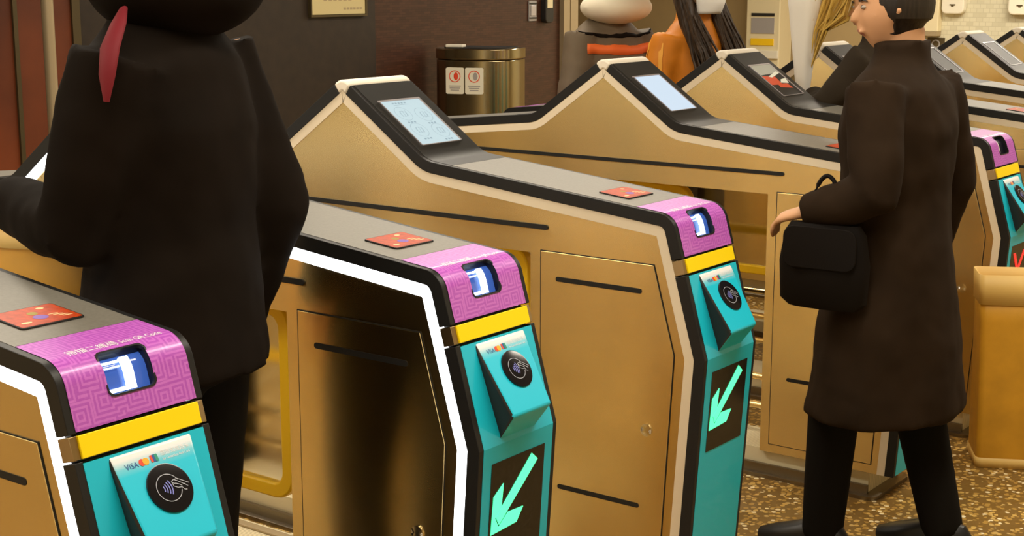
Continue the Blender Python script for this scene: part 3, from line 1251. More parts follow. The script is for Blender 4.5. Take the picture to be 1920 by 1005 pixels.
mb = MB(); mb.box(-9.0, 6.0, -6.0, 13.0, -0.1, 0.0); struct('floor', mb, M('terrazzo'))
mb = MB(); mb.box(-9.0, 6.0, -6.0, 13.0, 3.0, 3.1); struct('ceiling', mb, M('ceiling_paint'))
mb = MB(); mb.box(-5.2, -5.0, 5.15, 7.36, 0.0, 3.0); struct('wall_left', mb, M('wall_mosaic_brown'))
mb = MB(); mb.box(-5.2, -4.985, 0.5, 5.235, 0.0, 3.0); struct('wall_side', mb, M('wall_panel_brown'))
mb = MB(); mb.box(-5.2, -3.3, 0.3, 0.5, 0.0, 3.0); struct('bin_reflection_wall', mb, M('wall_panel_brown'))  # unseen wall, added so the litter bin reflects something dark
mb = MB(); mb.box(-9.0, -2.95 - 1.06, 12.0, 12.2, 0.0, 3.0); struct('wall_back', mb, M('wall_tan'))
mb = MB(); mb.box(-4.01, 6.0, 11.98, 12.2, 0.0, 3.0); struct('wall_right', mb, M('wall_mosaic_white'))
mb = MB(); mb.box(-9.2, -9.0, 6.0, 12.2, 0.0, 3.0); struct('wall_far', mb, M('wall_grey_brown'))
mb = MB()
mb.box(-5.22, -4.96, 7.36, 7.44, 0.0, 3.0)
mb.box(-5.20, -4.98, 7.48, 7.58, 0.0, 3.0)
struct('trim_1', mb, M('beige_metal'))

# ------------------------------------------------------------------ gates
make_gate(-0.8714, 'nearest ticket gate with glowing white edge, marked 00C, in the bottom left corner', lit=True, number='00C', flap_x=-0.62)
make_gate(0.0, 'ticket gate with glowing white edge and green arrow, in the centre foreground, marked 00D', lit=True, number='00D', flap_x=-0.62)
make_gate(0.86, 'ticket gate with unlit cream edge, round icons on its screen and a green arrow', number='00E', screen='screen_white', icons='icons', flap_x=-0.60)
make_gate(2.153, 'ticket gate across the wide aisle with a blank pale blue screen', screen='screen_bluewhite', flap_x=-0.86)
make_gate(2.98, 'ticket gate with a red picture on its screen and a red cross signal', scan_lit=False, signal='cross', icons='photo')
make_gate(3.83, 'ticket gate just behind the one with the red picture screen, peak beside the bouquet')
make_gate(4.69, 'ticket gate whose peak is hidden behind the dark coated shoulder at right')
make_gate(5.535, 'ticket gate peak in front of the white mosaic wall, second from the far end')
make_gate(6.38, 'farthest ticket gate of the row, peak cut off at the right edge')

# ------------------------------------------------------------------ wall furniture
def thing(name, label, cat, loc=(0, 0, 0), rot=0, group=None):
    o = bpy.data.objects.new(name, None)
    COL.objects.link(o)
    o.location, o.rotation_euler = loc, (0, 0, rot)
    o.empty_display_size = 0.1
    return tag(o, label, cat, group)


# litter bin: D-shaped steel drum against the mosaic wall
bn = thing('litter_bin', 'brushed steel litter bin with two notices against the brown mosaic wall', 'bin', (-4.66, 5.98, 0), R(-68))


def dshape(w_, d, inset=0.0):
    pts = [(0.004, -w_ / 2 + inset)]
    for k in range(25):
        a = R(-90 + 180 * k / 24)
        c, s_ = math.cos(a), math.sin(a)
        e = 0.62
        pts.append((0.02 + (d - 0.02 - inset) * abs(c) ** e, (w_ / 2 - inset) * math.copysign(abs(s_) ** e, s_)))
    pts.append((0.004, w_ / 2 - inset))
    return pts


BW_, BD_ = 0.58, 0.36
mb = MB(); mb.prism(dshape(BW_, BD_), 0.04, 1.09, axis='z'); bevel(link('bin_body', mb.mesh('bin_body', M('bin_steel'), angle=30), bn), 0.006)
mb = MB(); mb.prism(dshape(BW_ + 0.01, BD_ + 0.005), 1.095, 1.165, axis='z'); bevel(link('bin_rim', mb.mesh('bin_rim', M('bin_steel'), angle=30), bn), 0.006)
mb = MB(); mb.prism(dshape(BW_, BD_, 0.05), 1.165, 1.172, axis='z'); link('bin_opening', mb.mesh('bin_opening', M('black'), smooth=False), bn)
mb = MB(); mb.prism(dshape(BW_, BD_, 0.02), 0.0, 0.04, axis='z'); link('bin_foot', mb.mesh('bin_foot', M('black_plastic'), smooth=False), bn)
mb = MB(); mb.box(0.20, 0.28, -0.19, -0.07, 1.172, 1.190); bevel(link('bin_ashtray', mb.mesh('bin_ashtray', M('crown_cream'), smooth=False), bn), 0.004)
for k, (cy, lab) in enumerate(((-0.100, 'white notice with a red ring and red figure'), (0.034, 'white notice with a pale red ring'))):
    mb = MB()
    xs = BD_ + 0.004
    mb.prism(rrect(cy, 0.955, 0.125, 0.175, 0.012), xs - 0.014, xs, axis='x', mi=0)
    c = [(xs + 0.001, cy + r * math.cos(2 * math.pi * q / 28), 0.985 + r * math.sin(2 * math.pi * q / 28)) for q in range(28) for r in (0.040, 0.034)]
    mb.add(c, [(2 * q, 2 * q + 1, (2 * q + 3) % 56, (2 * q + 2) % 56) for q in range(28)], 1)
    fig = circ(cy + 0.008, 0.985, 0.016, 16, 0.026)
    mb.add([(xs + 0.001, a, b) for a, b in fig], [tuple(range(16))], 1 if k == 0 else 2)
    for q in range(3):
        mb.box(xs, xs + 0.001, cy - 0.042 + q * 0.006, cy + 0.042 - q * 0.006, 0.918 - q * 0.014, 0.924 - q * 0.014, 2)
    nt_ = link('notice', mb.mesh('notice', [M('cream_white'), M('red_print'), M('grey_plastic')], smooth=False), bn)
    nt_['label'] = lab

# wall sign, switch, holder
sg = thing('wall_sign', 'cream sign plate cut off by the top edge on the brown wall', 'sign', (-4.985, 4.875, 1.40))
mb = MB(); mb.box(0.0, 0.02, -0.245, 0.245, 0.0, 0.42); bevel(link('sign_plate', mb.mesh('sign_plate', M('sign_cream'), smooth=False), sg), 0.003)
mb = MB()
for y0, y1, z0, z1 in ((-0.259, 0.259, -0.014, -0.001), (-0.259, -0.247, 0, 0.42), (0.247, 0.259, 0, 0.42), (-0.259, 0.259, 0.42, 0.434)):
    mb.box(0.0, 0.026, y0, y1, z0, z1)
link('sign_frame', mb.mesh('sign_frame', M('olive_metal'), smooth=False), sg)
mb = MB()
for k in range(6):
    mb.box(0.020, 0.0206, 0.04 + k * 0.03, 0.062 + k * 0.03, 0.030, 0.042)
    mb.box(0.020, 0.0206, -0.14 + k * 0.045, -0.11 + k * 0.045, 0.085, 0.10)
link('sign_lettering', mb.mesh('sign_lettering', M('beige_metal'), smooth=False), sg)

sw = thing('wall_switch', 'silver wall switch plate beside the black dispenser on the mosaic wall', 'switch', (-5.0, 6.995, 1.40))
mb = MB(); mb.box(0.0, 0.012, -0.048, 0.048, -0.090, 0.060); bevel(link('switch_plate', mb.mesh('switch_plate', M('grey_plastic'), smooth=False), sw), 0.003)
mb = MB(); mb.box(0.012, 0.016, -0.046, 0.046, 0.035, 0.045); mb.box(0.012, 0.016, -0.046, 0.046, -0.072, -0.062); link('switch_slot', mb.mesh('switch_slot', M('black_plastic'), smooth=False), sw)
mb = MB(); mb.box(0.012, 0.018, -0.03, 0.03, -0.05, 0.025); bevel(link('switch_rocker', mb.mesh('switch_rocker', M('frame_silver'), smooth=False), sw), 0.002)
hd = thing('wall_dispenser', 'black rounded wall dispenser with a cream window beside the switch', 'dispenser', (-5.0, 7.16, 1.40))
mb = MB(); mb.prism(rrect(0, -0.01, 0.105, 0.195, 0.035), 0.0, 0.05, axis='x'); bevel(link('dispenser_case', mb.mesh('dispenser_case', M('black_plastic'), smooth=False), hd), 0.006)
mb = MB(); mb.box(0.0495, 0.053, -0.034, 0.034, 0.005, 0.066); link('dispenser_window', mb.mesh('dispenser_window', M('cream_plastic'), smooth=False), hd)

# dim red poster case at the far left with its posts
pc = thing('poster_case', 'dim orange red poster case on the wall at the left edge', 'poster', (-4.985, 2.60, 0.62))
mb = MB(); mb.box(0.0, 0.03, -0.45, 0.22, 0.0, 1.6); link('poster', mb.mesh('poster', M('poster_red'), smooth=False), pc)
mb = MB()
for y0, y1, z0, z1 in ((-0.50, -0.45, -0.05, 1.65), (0.22, 0.27, -0.05, 1.65), (-0.45, 0.22, -0.05, 0.0), (-0.45, 0.22, 1.6, 1.65), (-0.14, -0.115, 0.0, 1.6)):
    mb.box(0.0, 0.045, y0, y1, z0, z1)
link('case_frame', mb.mesh('case_frame', M('olive_metal'), smooth=False), pc)
ps_ = thing('steel_post', 'slim olive steel post standing before the red poster case', 'post', (-4.6, 2.42, 0))
mb = MB(); mb.tube([(0, 0, 0.012), (0, 0, 3.0)], 0.03, 18); link('post_shaft', mb.mesh('post_shaft', M('beige_metal')), ps_)
mb = MB(); mb.tube([(0, 0, 0.0), (0, 0, 0.012)], 0.07, 24); link('post_flange', mb.mesh('post_flange', M('beige_metal')), ps_)

# things along the right back wall (y = 12)
tk = thing('ticket_machine', 'cream ticket machine with a dark slot and a pale screen by the back wall', 'machine', (-5.52, 11.7, 0))
mb = MB(); mb.box(-0.19, 0.19, 0.0, 0.28, 0.0, 1.75); bevel(link('machine_case', mb.mesh('machine_case', M('cream_plastic'), smooth=False), tk), 0.01)
mb = MB(); mb.box(-0.13, 0.13, -0.006, 0.0, 1.07, 1.23); link('machine_screen', mb.mesh('machine_screen', M('grey_plastic'), smooth=False), tk)
mb = MB(); mb.box(-0.13, 0.13, -0.008, 0.0, 1.245, 1.275); link('machine_slot', mb.mesh('machine_slot', M('black_plastic'), smooth=False), tk)
mb = MB(); mb.box(-0.13, 0.13, -0.012, 0.0, 0.95, 1.02); bevel(link('machine_tray', mb.mesh('machine_tray', M('yellow_paint'), smooth=False), tk), 0.003)
mb = MB(); mb.box(-0.19, 0.19, -0.03, 0.0, 0.82, 0.90); bevel(link('machine_ledge', mb.mesh('machine_ledge', M('cream_white'), smooth=False), tk), 0.004)

ic = thing('wall_intercom', 'cream wall intercom with a small blue screen on the white mosaic wall', 'intercom', (-3.83, 11.98, 1.08))
mb = MB(); mb.box(-0.085, 0.085, -0.10, 0.0, 0.04, 0.55); bevel(link('intercom_case', mb.mesh('intercom_case', M('cream_plastic'), smooth=False), ic), 0.008)
mb = MB(); mb.box(-0.06, 0.06, -0.104, -0.10, 0.365, 0.50); link('intercom_screen', mb.mesh('intercom_screen', M('screen_bluewhite'), smooth=False), ic)
mb = MB()
for k, x in enumerate((-0.045, 0.0, 0.04)):
    mb.tube([(x, -0.100, 0.27), (x, -0.106, 0.27)], 0.011, 12, mi=0 if k == 0 else 1)
link('intercom_buttons', mb.mesh('intercom_buttons', [M('red_print'), M('olive_metal')]), ic)
mb = MB(); mb.box(-0.08, 0.08, -0.13, 0.0, 0.0, 0.04); link('intercom_base', mb.mesh('intercom_base', M('beige_metal'), smooth=False), ic)

ks = thing('notice_plate', 'dark square notice plate with a pale ring and handle below the intercom', 'sign', (-3.79, 11.98, 1.0))
mb = MB(); mb.box(-0.085, 0.085, -0.012, 0.0, -0.13, 0.06); link('notice_board', mb.mesh('notice_board', M('olive_metal'), smooth=False), ks)
mb = MB()
c = [(0.0 + r * math.cos(2 * math.pi * q / 24), -0.014, 0.0 + r * math.sin(2 * math.pi * q / 24)) for q in range(24) for r in (0.042, 0.030)]
mb.add(c, [(2 * q, 2 * q + 1, (2 * q + 3) % 48, (2 * q + 2) % 48) for q in range(24)])
mb.add([(-0.02, -0.014, -0.04), (-0.04, -0.014, -0.035), (-0.062, -0.014, -0.085), (-0.040, -0.014, -0.095)], [(0, 1, 2, 3)])
link('notice_symbol', mb.mesh('notice_symbol', M('grey_plastic'), smooth=False), ks)

for x, lab in ((-3.62, 'white rounded wall box with a small mark, next to the intercom'), (-2.98, 'white rounded wall box with a small mark, nearer the right edge')):
    bx = thing('wall_box', lab, 'wall box', (x, 11.98, 1.32), group='white boxes on the mosaic wall')
    mb = MB(); mb.prism(rrect(0, 0.1, 0.22, 0.26, 0.05), -0.08, 0.0, axis='y'); bevel(link('box_case', mb.mesh('box_case', M('cream_white'), smooth=False), bx), 0.012)
    mb = MB(); mb.box(-0.028, 0.028, -0.084, -0.08, 0.05, 0.062); mb.box(-0.012, 0.012, -0.084, -0.08, 0.040, 0.050); link('box_mark', mb.mesh('box_mark', M('olive_metal'), smooth=False), bx)

rg = thing('round_wall_dial', 'round cream wall dial with a brown ring on the tan wall', 'dial', (-4.14, 12.0, 1.40))
mb = MB(); mb.tube([(0, 0, 0), (0, -0.05, 0), (0, -0.06, 0)], [0.15, 0.15, 0.13], 32); link('dial_rim', mb.mesh('dial_rim', M('beige_metal')), rg)
mb = MB(); mb.tube([(0, -0.06, 0), (0, -0.066, 0)], [0.105, 0.10], 32); link('dial_face', mb.mesh('dial_face', M('cream_white')), rg)
mb = MB(); mb.box(-0.04, 0.035, -0.072, -0.066, -0.05, 0.02); link('dial_mark', mb.mesh('dial_mark', M('olive_metal'), smooth=False), rg)


# ------------------------------------------------------------------ people
def fused(name, mb, mats, voxel, smooth=4, paint=None):
    """join the overlapping shells of one garment or body into a single skin"""
    me = mb.mesh(name + '_raw', mats, smooth=False, weld=False)
    o = bpy.data.objects.new(name, me)
    COL.objects.link(o)
    r = o.modifiers.new('fuse', 'REMESH')
    r.mode, r.voxel_size = 'VOXEL', voxel
    r.use_smooth_shade = True
    s = o.modifiers.new('soften', 'SMOOTH')
    s.iterations, s.factor = smooth, 0.5
    dg = bpy.context.evaluated_depsgraph_get()
    out = bpy.data.meshes.new_from_object(o.evaluated_get(dg))
    bpy.data.objects.remove(o)
    bpy.data.meshes.remove(me)
    out.name = name
    out.materials.clear()
    for m in (mats if isinstance(mats, (list, tuple)) else [mats]):
        out.materials.append(m)
    for p in out.polygons:
        p.material_index = paint(p.center) if paint else 0
        p.use_smooth = True
    return out


def hand(mb, wrist, d, palm, side, curl=0.5, k=1.0):
    """hand from the wrist along d; palm = palm normal; side = towards the thumb"""
    d, palm, side = Vector(d).normalized(), Vector(palm).normalized(), Vector(side).normalized()
    w0 = Vector(wrist)
    mb.tube([w0 - d * 0.02 * k, w0 + d * 0.03 * k, w0 + d * 0.085 * k], [(0.027 * k, 0.019 * k), (0.038 * k, 0.015 * k), (0.039 * k, 0.012 * k)], 14, side=side)
    for i, (off, ln) in enumerate(((0.030, 0.070), (0.010, 0.079), (-0.010, 0.073), (-0.029, 0.058))):
        p = w0 + d * 0.080 * k + side * off * k
        a = [p]
        ang = 0.12
        for j, fr in enumerate((0.45, 0.32, 0.23)):
            ang += curl * (0.9 if j else 0.6)
            a.append(a[-1] + (d * math.cos(ang) + palm * math.sin(ang)) * ln * fr * k)
        mb.tube(a, [0.0092 * k, 0.0088 * k, 0.0080 * k, 0.0062 * k], 8)
    p = w0 + d * 0.022 * k + side * 0.030 * k
    mb.tube([p, p + (d * 0.6 + side * 0.7 + palm * 0.2).normalized() * 0.042 * k, p + (d * 0.6 + side * 0.7 + palm * 0.2).normalized() * 0.042 * k + (d * 0.9 + side * 0.1 + palm * 0.4).normalized() * 0.032 * k], [0.014 * k, 0.0105 * k, 0.0075 * k], 8)


def limb(mb, pts, rad, n=14):
    """tapered limb with intermediate rings"""
    P, Q = [], []
    pts = [Vector(p) for p in pts]
    for i in range(len(pts) - 1):
        for t in (0, 0.33, 0.66):
            P.append(pts[i].lerp(pts[i + 1], t))
            Q.append(rad[i] + (rad[i + 1] - rad[i]) * t)
    P.append(pts[-1]); Q.append(rad[-1])
    mb.tube(P, Q, n)


def head_shape(mb, c, k=1.0, yaw=0.0):
    """head with jaw, brow, nose and ears facing +x (turned by yaw)"""
    cy, sy = math.cos(yaw), math.sin(yaw)

    def rot(v):
        return Vector((v.x * cy - v.y * sy, v.x * sy + v.y * cy, v.z))

    def fn(q, d):
        if d.z < 0:
            f = 1 - 0.30 * (-d.z) ** 1.5
            q = Vector((q.x * f + 0.018 * (-d.z) * k, q.y * (1 - 0.38 * (-d.z) ** 1.4), q.z))
        if d.x > 0.5 and -0.15 < d.z < 0.25:
            q.x -= 0.004 * k
        return rot(q)
    mb.ball(c, 0.094 * k, 0.076 * k, 0.117 * k, 26, 18, fn=fn)
    c = Vector(c)
    nz = [Vector((0.086, 0, 0.012)), Vector((0.100, 0, -0.012)), Vector((0.108, 0, -0.030)), Vector((0.092, 0, -0.040))]
    mb.tube([c + rot(v * k) for v in nz], [0.008 * k, 0.010 * k, 0.013 * k, 0.010 * k], 10)
    for s_ in (1, -1):
        e = [Vector((0.002, 0.074 * s_, 0.020)), Vector((-0.010, 0.086 * s_, 0.004)), Vector((0.000, 0.074 * s_, -0.028))]
        mb.tube([c + rot(v * k) for v in e], [0.010 * k, 0.014 * k, 0.009 * k], 8)
        mb.ball(c + rot(Vector((0.082, 0.012 * s_, -0.062)) * k), 0.012 * k, 0.020 * k, 0.007 * k, 10, 6)
    mb.tube([c + rot(Vector((-0.03, 0, -0.05)) * k), c + rot(Vector((-0.035, 0, -0.17)) * k)], [0.058 * k, 0.060 * k], 16)


def face_paint(c, k, yaw):
    cy, sy = math.cos(-yaw), math.sin(-yaw)

    def f(p):
        d = Vector(p) - Vector(c)
        x, y, z = d.x * cy - d.y * sy, d.x * sy + d.y * cy, d.z
        if x > 0.06 * k and (y / (0.024 * k)) ** 2 + ((z + 0.064 * k) / (0.0095 * k)) ** 2 < 1:
            return 1
        return 0
    return f


def person(label, loc, face, H, skin, coat, hem, trousers, hair='hair_black', yaw=0.0, stride=0.0, arms=None, build=1.0, flare=0.02, hood=False, collar=True):
    """one standing or walking figure; local +x is forward, +y its left"""
    k = H / 1.70
    arms = arms or {}

    def J(x, y, z):
        return Vector((x * k, y * k, z * k))
    foot = {1: J(stride, 0.085, 0.075), -1: J(-stride, -0.085, 0.075 + (0.02 if stride > 0.1 else 0))}
    knee = {s_: J(foot[s_].x / k * 0.55 + 0.03, 0.095 * s_, 0.48) for s_ in (1, -1)}
    hip = {s_: J(0.0, 0.090 * s_, 0.90) for s_ in (1, -1)}
    sh = {s_: J(-0.01, 0.185 * s_ * build, 1.385) for s_ in (1, -1)}
    el = {s_: arms.get(s_, {}).get('elbow', J(-0.04, 0.245 * s_ * build, 1.09)) for s_ in (1, -1)}
    wr = {s_: arms.get(s_, {}).get('wrist', J(0.05, 0.250 * s_ * build, 0.85)) for s_ in (1, -1)}
    hc = J(0.035, 0, 1.583)
    # body
    mb = MB()
    head_shape(mb, hc, k, yaw)
    mb.tube([J(0, 0, 0.86), J(0, 0, 0.98), J(0, 0, 1.10), J(0, 0, 1.27), J(-0.005, 0, 1.38), J(-0.005, 0, 1.43)],
            [(0.115 * k, 0.165 * k * build), (0.110 * k, 0.155 * k * build), (0.098 * k, 0.138 * k * build), (0.115 * k, 0.165 * k * build), (0.085 * k, 0.165 * k * build), (0.06 * k, 0.08 * k)], 20, side=(1, 0, 0))
    for s_ in (1, -1):
        limb(mb, [sh[s_], el[s_], wr[s_]], [0.052 * k, 0.041 * k, 0.026 * k])
        d = (wr[s_] - el[s_]).normalized()
        a = arms.get(s_, {})
        hand(mb, wr[s_], a.get('dir', d), a.get('palm', (0, -s_, 0)), a.get('thumb', (1, 0, 0.2)), a.get('curl', 0.45), k)
        limb(mb, [hip[s_], knee[s_], foot[s_]], [0.082 * k, 0.056 * k, 0.036 * k])
        mb.tube([foot[s_] + J(-0.04, 0, -0.04), foot[s_] + J(0.06, 0, -0.045), foot[s_] + J(0.15, 0, -0.05)], [0.035 * k, 0.036 * k, 0.022 * k], 12)
    body = link('person', fused('person', mb, [M(skin), M('lips')], 0.0085, 2, face_paint(hc, k, yaw)), None, loc, (0, 0, face))
    tag(body, label, 'person')
    # eyes and brows
    cy, sy = math.cos(yaw), math.sin(yaw)

    def turn(v):
        return hc + Vector((v.x * cy - v.y * sy, v.x * sy + v.y * cy, v.z)) * k
    for s_ in (1, -1):
        mb = MB()
        mb.ball(turn(Vector((0.079, 0.031 * s_, 0.006))), 0.008 * k, 0.012 * k, 0.0055 * k, 14, 8, 0)
        mb.ball(turn(Vector((0.0845, 0.0305 * s_, 0.006))), 0.0045 * k, 0.0055 * k, 0.0052 * k, 12, 8, 1)
        link('eye', mb.mesh('eye', [M('eye_white'), M('eye')]), body)
        mb = MB()
        mb.tube([turn(Vector((0.089, 0.016 * s_, 0.022))), turn(Vector((0.087, 0.032 * s_, 0.027))), turn(Vector((0.074, 0.048 * s_, 0.022)))], [0.003 * k, 0.004 * k, 0.002 * k], 8)
        link('eyebrow', mb.mesh('eyebrow', M('hair_black')), body)
    # trousers and shoes
    mb = MB()
    for s_ in (1, -1):
        limb(mb, [hip[s_] + J(0, 0, 0.02), knee[s_], foot[s_] + J(-0.01, 0, -0.01)], [0.098 * k, 0.076 * k, 0.060 * k])
    mb.tube([J(0, 0, 0.82), J(0, 0, 0.92), J(0, 0, 1.03)], [(0.115 * k, 0.165 * k * build), (0.130 * k, 0.180 * k * build), (0.118 * k, 0.162 * k * build)], 20, side=(1, 0, 0))
    link('trousers', fused('trousers', mb, M(trousers), 0.014, 3), body)
    for s_ in (1, -1):
        mb = MB()
        f0 = foot[s_]
        mb.tube([f0 + J(-0.075, 0, -0.03), f0 + J(-0.055, 0, -0.018), f0 + J(0.0, 0, -0.012), f0 + J(0.07, 0, -0.028), f0 + J(0.14, 0, -0.040), f0 + J(0.185, 0, -0.047)],
                [(0.036 * k, 0.026 * k), (0.050 * k, 0.036 * k), (0.060 * k, 0.042 * k), (0.046 * k, 0.048 * k), (0.034 * k, 0.045 * k), (0.022 * k, 0.026 * k)], 16, side=(0, 0, 1))
        link('shoe', mb.mesh('shoe', M('shoe_black')), body)
    # coat
    mb = MB()
    zs = [hem, hem + (0.95 - hem) * 0.5, 0.95, 1.08, 1.26, 1.37, 1.43, 1.455]
    fl = flare
    rad = [(0.160 + fl, 0.205 * build + fl), (0.155 + fl * .6, 0.200 * build + fl * .6), (0.150, 0.195 * build), (0.138, 0.180 * build), (0.148, 0.200 * build), (0.118, 0.205 * build), (0.085, 0.120), (0.075, 0.085)]
    mb.tube([J(0, 0, z) for z in zs], [(a * k, b * k) for a, b in rad], 28, side=(1, 0, 0))
    if collar:
        mb.tube([J(0.0, 0, 1.43), J(0.0, 0, 1.475), J(0.002, 0, 1.50)], [(0.080 * k, 0.088 * k), (0.076 * k, 0.080 * k), (0.080 * k, 0.083 * k)], 20, side=(1, 0, 0))
    for s_ in (1, -1):
        d = (wr[s_] - el[s_]).normalized()
        limb(mb, [sh[s_] + J(0, -0.02 * s_, 0.0), el[s_], wr[s_] + d * 0.005], [0.082 * k, 0.068 * k, 0.050 * k])
    me = fused('coat', mb, M(coat), 0.013, 5)
    ct = link('coat', me, body)
    tx = bpy.data.textures.get('cloth_folds') or bpy.data.textures.new('cloth_folds', 'CLOUDS')
    tx.noise_scale = 0.16
    dm = ct.modifiers.new('folds', 'DISPLACE')
    dm.texture, dm.strength, dm.mid_level = tx, 0.022, 0.5
    # hair
    if hair:
        mb = MB()
        cy, sy = math.cos(yaw), math.sin(yaw)

        def fn(q, d):
            x = q.x
            cut = 0.02 if d.x > 0 else 0.0
            if d.x > 0.25 and d.z < 0.55:
                q = q * 0.86
            if d.z < -0.35:
                q = q * 0.90
            return Vector((q.x * cy - q.y * sy, q.x * sy + q.y * cy, q.z))
        mb.ball(hc + J(-0.012, 0, 0.018), 0.102 * k, 0.087 * k, 0.120 * k, 26, 18, fn=fn)
        link('hair', mb.mesh('hair', M(hair)), body)
    return body, J, dict(sh=sh, el=el, wr=wr, hc=hc, k=k)


def Jk(k):
    return lambda x, y, z: Vector((x * k, y * k, z * k))


PI = math.pi
# dark coated person at the left, in the aisle between the two glowing gates
k = 1.84 / 1.70
j = Jk(k)
pl_, Jl, il = person('person in a black hip-length coat walking through the aisle at left, red scarf end showing', (-0.47, -0.33, 0), R(200), 1.84, 'skin', 'coat_black', 0.84, 'trouser_black', stride=0.0, build=0.92, flare=0.0,
                     arms={1: dict(elbow=j(0.06, 0.20, 1.10), wrist=j(0.28, 0.05, 1.12), palm=(0, 0, -1), thumb=(0, -1, 0), curl=0.8),
                           -1: dict(elbow=j(-0.10, -0.19, 1.10), wrist=j(-0.02, -0.20, 0.88))})
mb = MB()
pts = [(-0.03, 0.17, 1.455), (-0.045, 0.21, 1.435), (-0.05, 0.245, 1.40), (-0.052, 0.26, 1.36), (-0.05, 0.262, 1.32)]
mb.tube([j(*p) for p in pts], [(0.006, 0.010), (0.009, 0.016), (0.010, 0.018), (0.009, 0.015), (0.005, 0.005)], 14, side=(0, 1, 0))
o = link('scarf', mb.mesh('scarf', M('scarf_red')), pl_)
m_ = o.modifiers.new('cling', 'SHRINKWRAP')
m_.target, m_.offset, m_.wrap_mode = [c for c in pl_.children if c.name.startswith('coat')][0], 0.008, 'OUTSIDE'
mb = MB()
mb.ball(j(-0.03, 0, 1.50), 0.15 * k, 0.16 * k, 0.10 * k, 24, 12)
mb.ball(j(-0.05, 0, 1.55), 0.12 * k, 0.13 * k, 0.12 * k, 24, 12)
link('hood', fused('hood', mb, M('coat_black'), 0.014, 5), pl_)
# mustard tote hanging from that forearm
tb = thing('tote_bag', 'mustard tote bag hanging from the forearm of the person in black at left', 'bag', (-0.80, -0.42, 0.82), R(15))
mb = MB()
prof = [(0.0, 0.13, 0.055), (0.02, 0.155, 0.065), (0.15, 0.175, 0.075), (0.27, 0.18, 0.06), (0.33, 0.175, 0.045)]
mb.tube([(0, 0, z) for z, a, b in prof], [(a, b) for z, a, b in prof], 32, side=(1, 0, 0))
link('bag_body', mb.mesh('bag_body', M('amber_bag')), tb)
mb = MB(); mb.tube([(0, 0, 0.300), (0, 0, 0.338)], [(0.181, 0.060), (0.178, 0.050)], 32, side=(1, 0, 0), cap=False); s_ = link('bag_rim', mb.mesh('bag_rim', M('amber_bag_light')), tb)
s_.modifiers.new('thick', 'SOLIDIFY').thickness = 0.004
for yy in (-0.03, 0.03):
    mb = MB()
    mb.tube([(0.02 + -0.07 + 0.14 * t, yy * (1 - math.sin(PI * t)), 0.31 + 0.07 * math.sin(PI * t)) for t in [q / 12 for q in range(13)]], 0.007, 8)
    link('bag_handle', mb.mesh('bag_handle', M('amber_bag_light')), tb)

# long coated person at the right, in the wide aisle
k = 1.66 / 1.70
j = Jk(k)
pr_, Jr, ir = person('person in a long dark brown coat walking into the wide aisle at right', (0.105, 1.70, 0), PI, 1.66, 'skin', 'coat_brown', 0.46, 'trouser_black', stride=0.15, build=1.18, flare=0.05, yaw=0.5,
                     arms={1: dict(elbow=j(-0.06, 0.285, 1.11), wrist=j(0.135, 0.270, 1.05), palm=(0, -0.3, -1), thumb=(0.1, -1, 0.2), curl=0.7),
                           -1: dict(elbow=j(-0.05, -0.30, 1.08), wrist=j(0.02, -0.30, 0.84))})
hb = thing('handbag', 'black handbag hanging from the forearm of the person in the long brown coat', 'bag', (0.035, 1.415, 0.775), R(4))
mb = MB()
prof = [(0.0, 0.095, 0.022), (0.02, 0.120, 0.034), (0.12, 0.125, 0.040), (0.20, 0.112, 0.032), (0.225, 0.095, 0.020)]
mb.tube([(0, 0, z) for z, a, b in prof], [(a, b) for z, a, b in prof], 28, side=(1, 0, 0))
link('bag_body', mb.mesh('bag_body', M('leather_black')), hb)
mb = MB()
mb.prism(rrect(0.0, 0.165, 0.20, 0.11, 0.03), -0.044, -0.038)
bevel(link('bag_flap', mb.mesh('bag_flap', M('leather_black'), smooth=False), hb), 0.002)
mb = MB()
mb.tube([(-0.05 + 0.10 * q / 12, 0, 0.215 + 0.135 * math.sin(PI * q / 12) ** 0.6) for q in range(13)], 0.006, 8)
link('bag_handle', mb.mesh('bag_handle', M('leather_black')), hb)

# amber carrier bag on the floor at the right edge
ab = thing('carrier_bag', 'large amber carrier bag standing on the terrazzo at the right edge', 'bag', (0.170, 2.845, 0), R(28))
def bag_ring(z, a, b, r):
    return [(x, y, z) for x, y in rrect(0, 0, 2 * a, 2 * b, r, 5)]
mb = MB()
prof = [(0.0, 0.20, 0.10), (0.25, 0.205, 0.10), (0.50, 0.21, 0.085), (0.60, 0.215, 0.08)]
rg_ = [bag_ring(z, a, b, 0.02) for z, a, b in prof]
n = len(rg_[0])
vs = [p for r_ in rg_ for p in r_]
fs = [(i * n + q, i * n + (q + 1) % n, (i + 1) * n + (q + 1) % n, (i + 1) * n + q) for i in range(3) for q in range(n)] + [tuple(range(n - 1, -1, -1))]
mb.add(vs, fs)
o = link('bag_body', mb.mesh('bag_body', M('amber_bag')), ab)
o.modifiers.new('thick', 'SOLIDIFY').thickness = 0.003
mb = MB()
rg_ = [bag_ring(0.56, 0.2165, 0.0865, 0.02), bag_ring(0.66, 0.222, 0.080, 0.02)]
mb.add([p for r_ in rg_ for p in r_], [(q, (q + 1) % n, n + (q + 1) % n, n + q) for q in range(n)])
o = link('bag_rim', mb.mesh('bag_rim', M('amber_bag_light')), ab)
o.modifiers.new('thick', 'SOLIDIFY').thickness = 0.003
mb = MB()
rg_ = [bag_ring(0.001, 0.203, 0.103, 0.02), bag_ring(0.035, 0.204, 0.104, 0.02)]
mb.add([p for r_ in rg_ for p in r_], [(q, (q + 1) % n, n + (q + 1) % n, n + q) for q in range(n)])
o = link('bag_base', mb.mesh('bag_base', M('amber_bag_light')), ab)
o.modifiers.new('thick', 'SOLIDIFY').thickness = 0.003

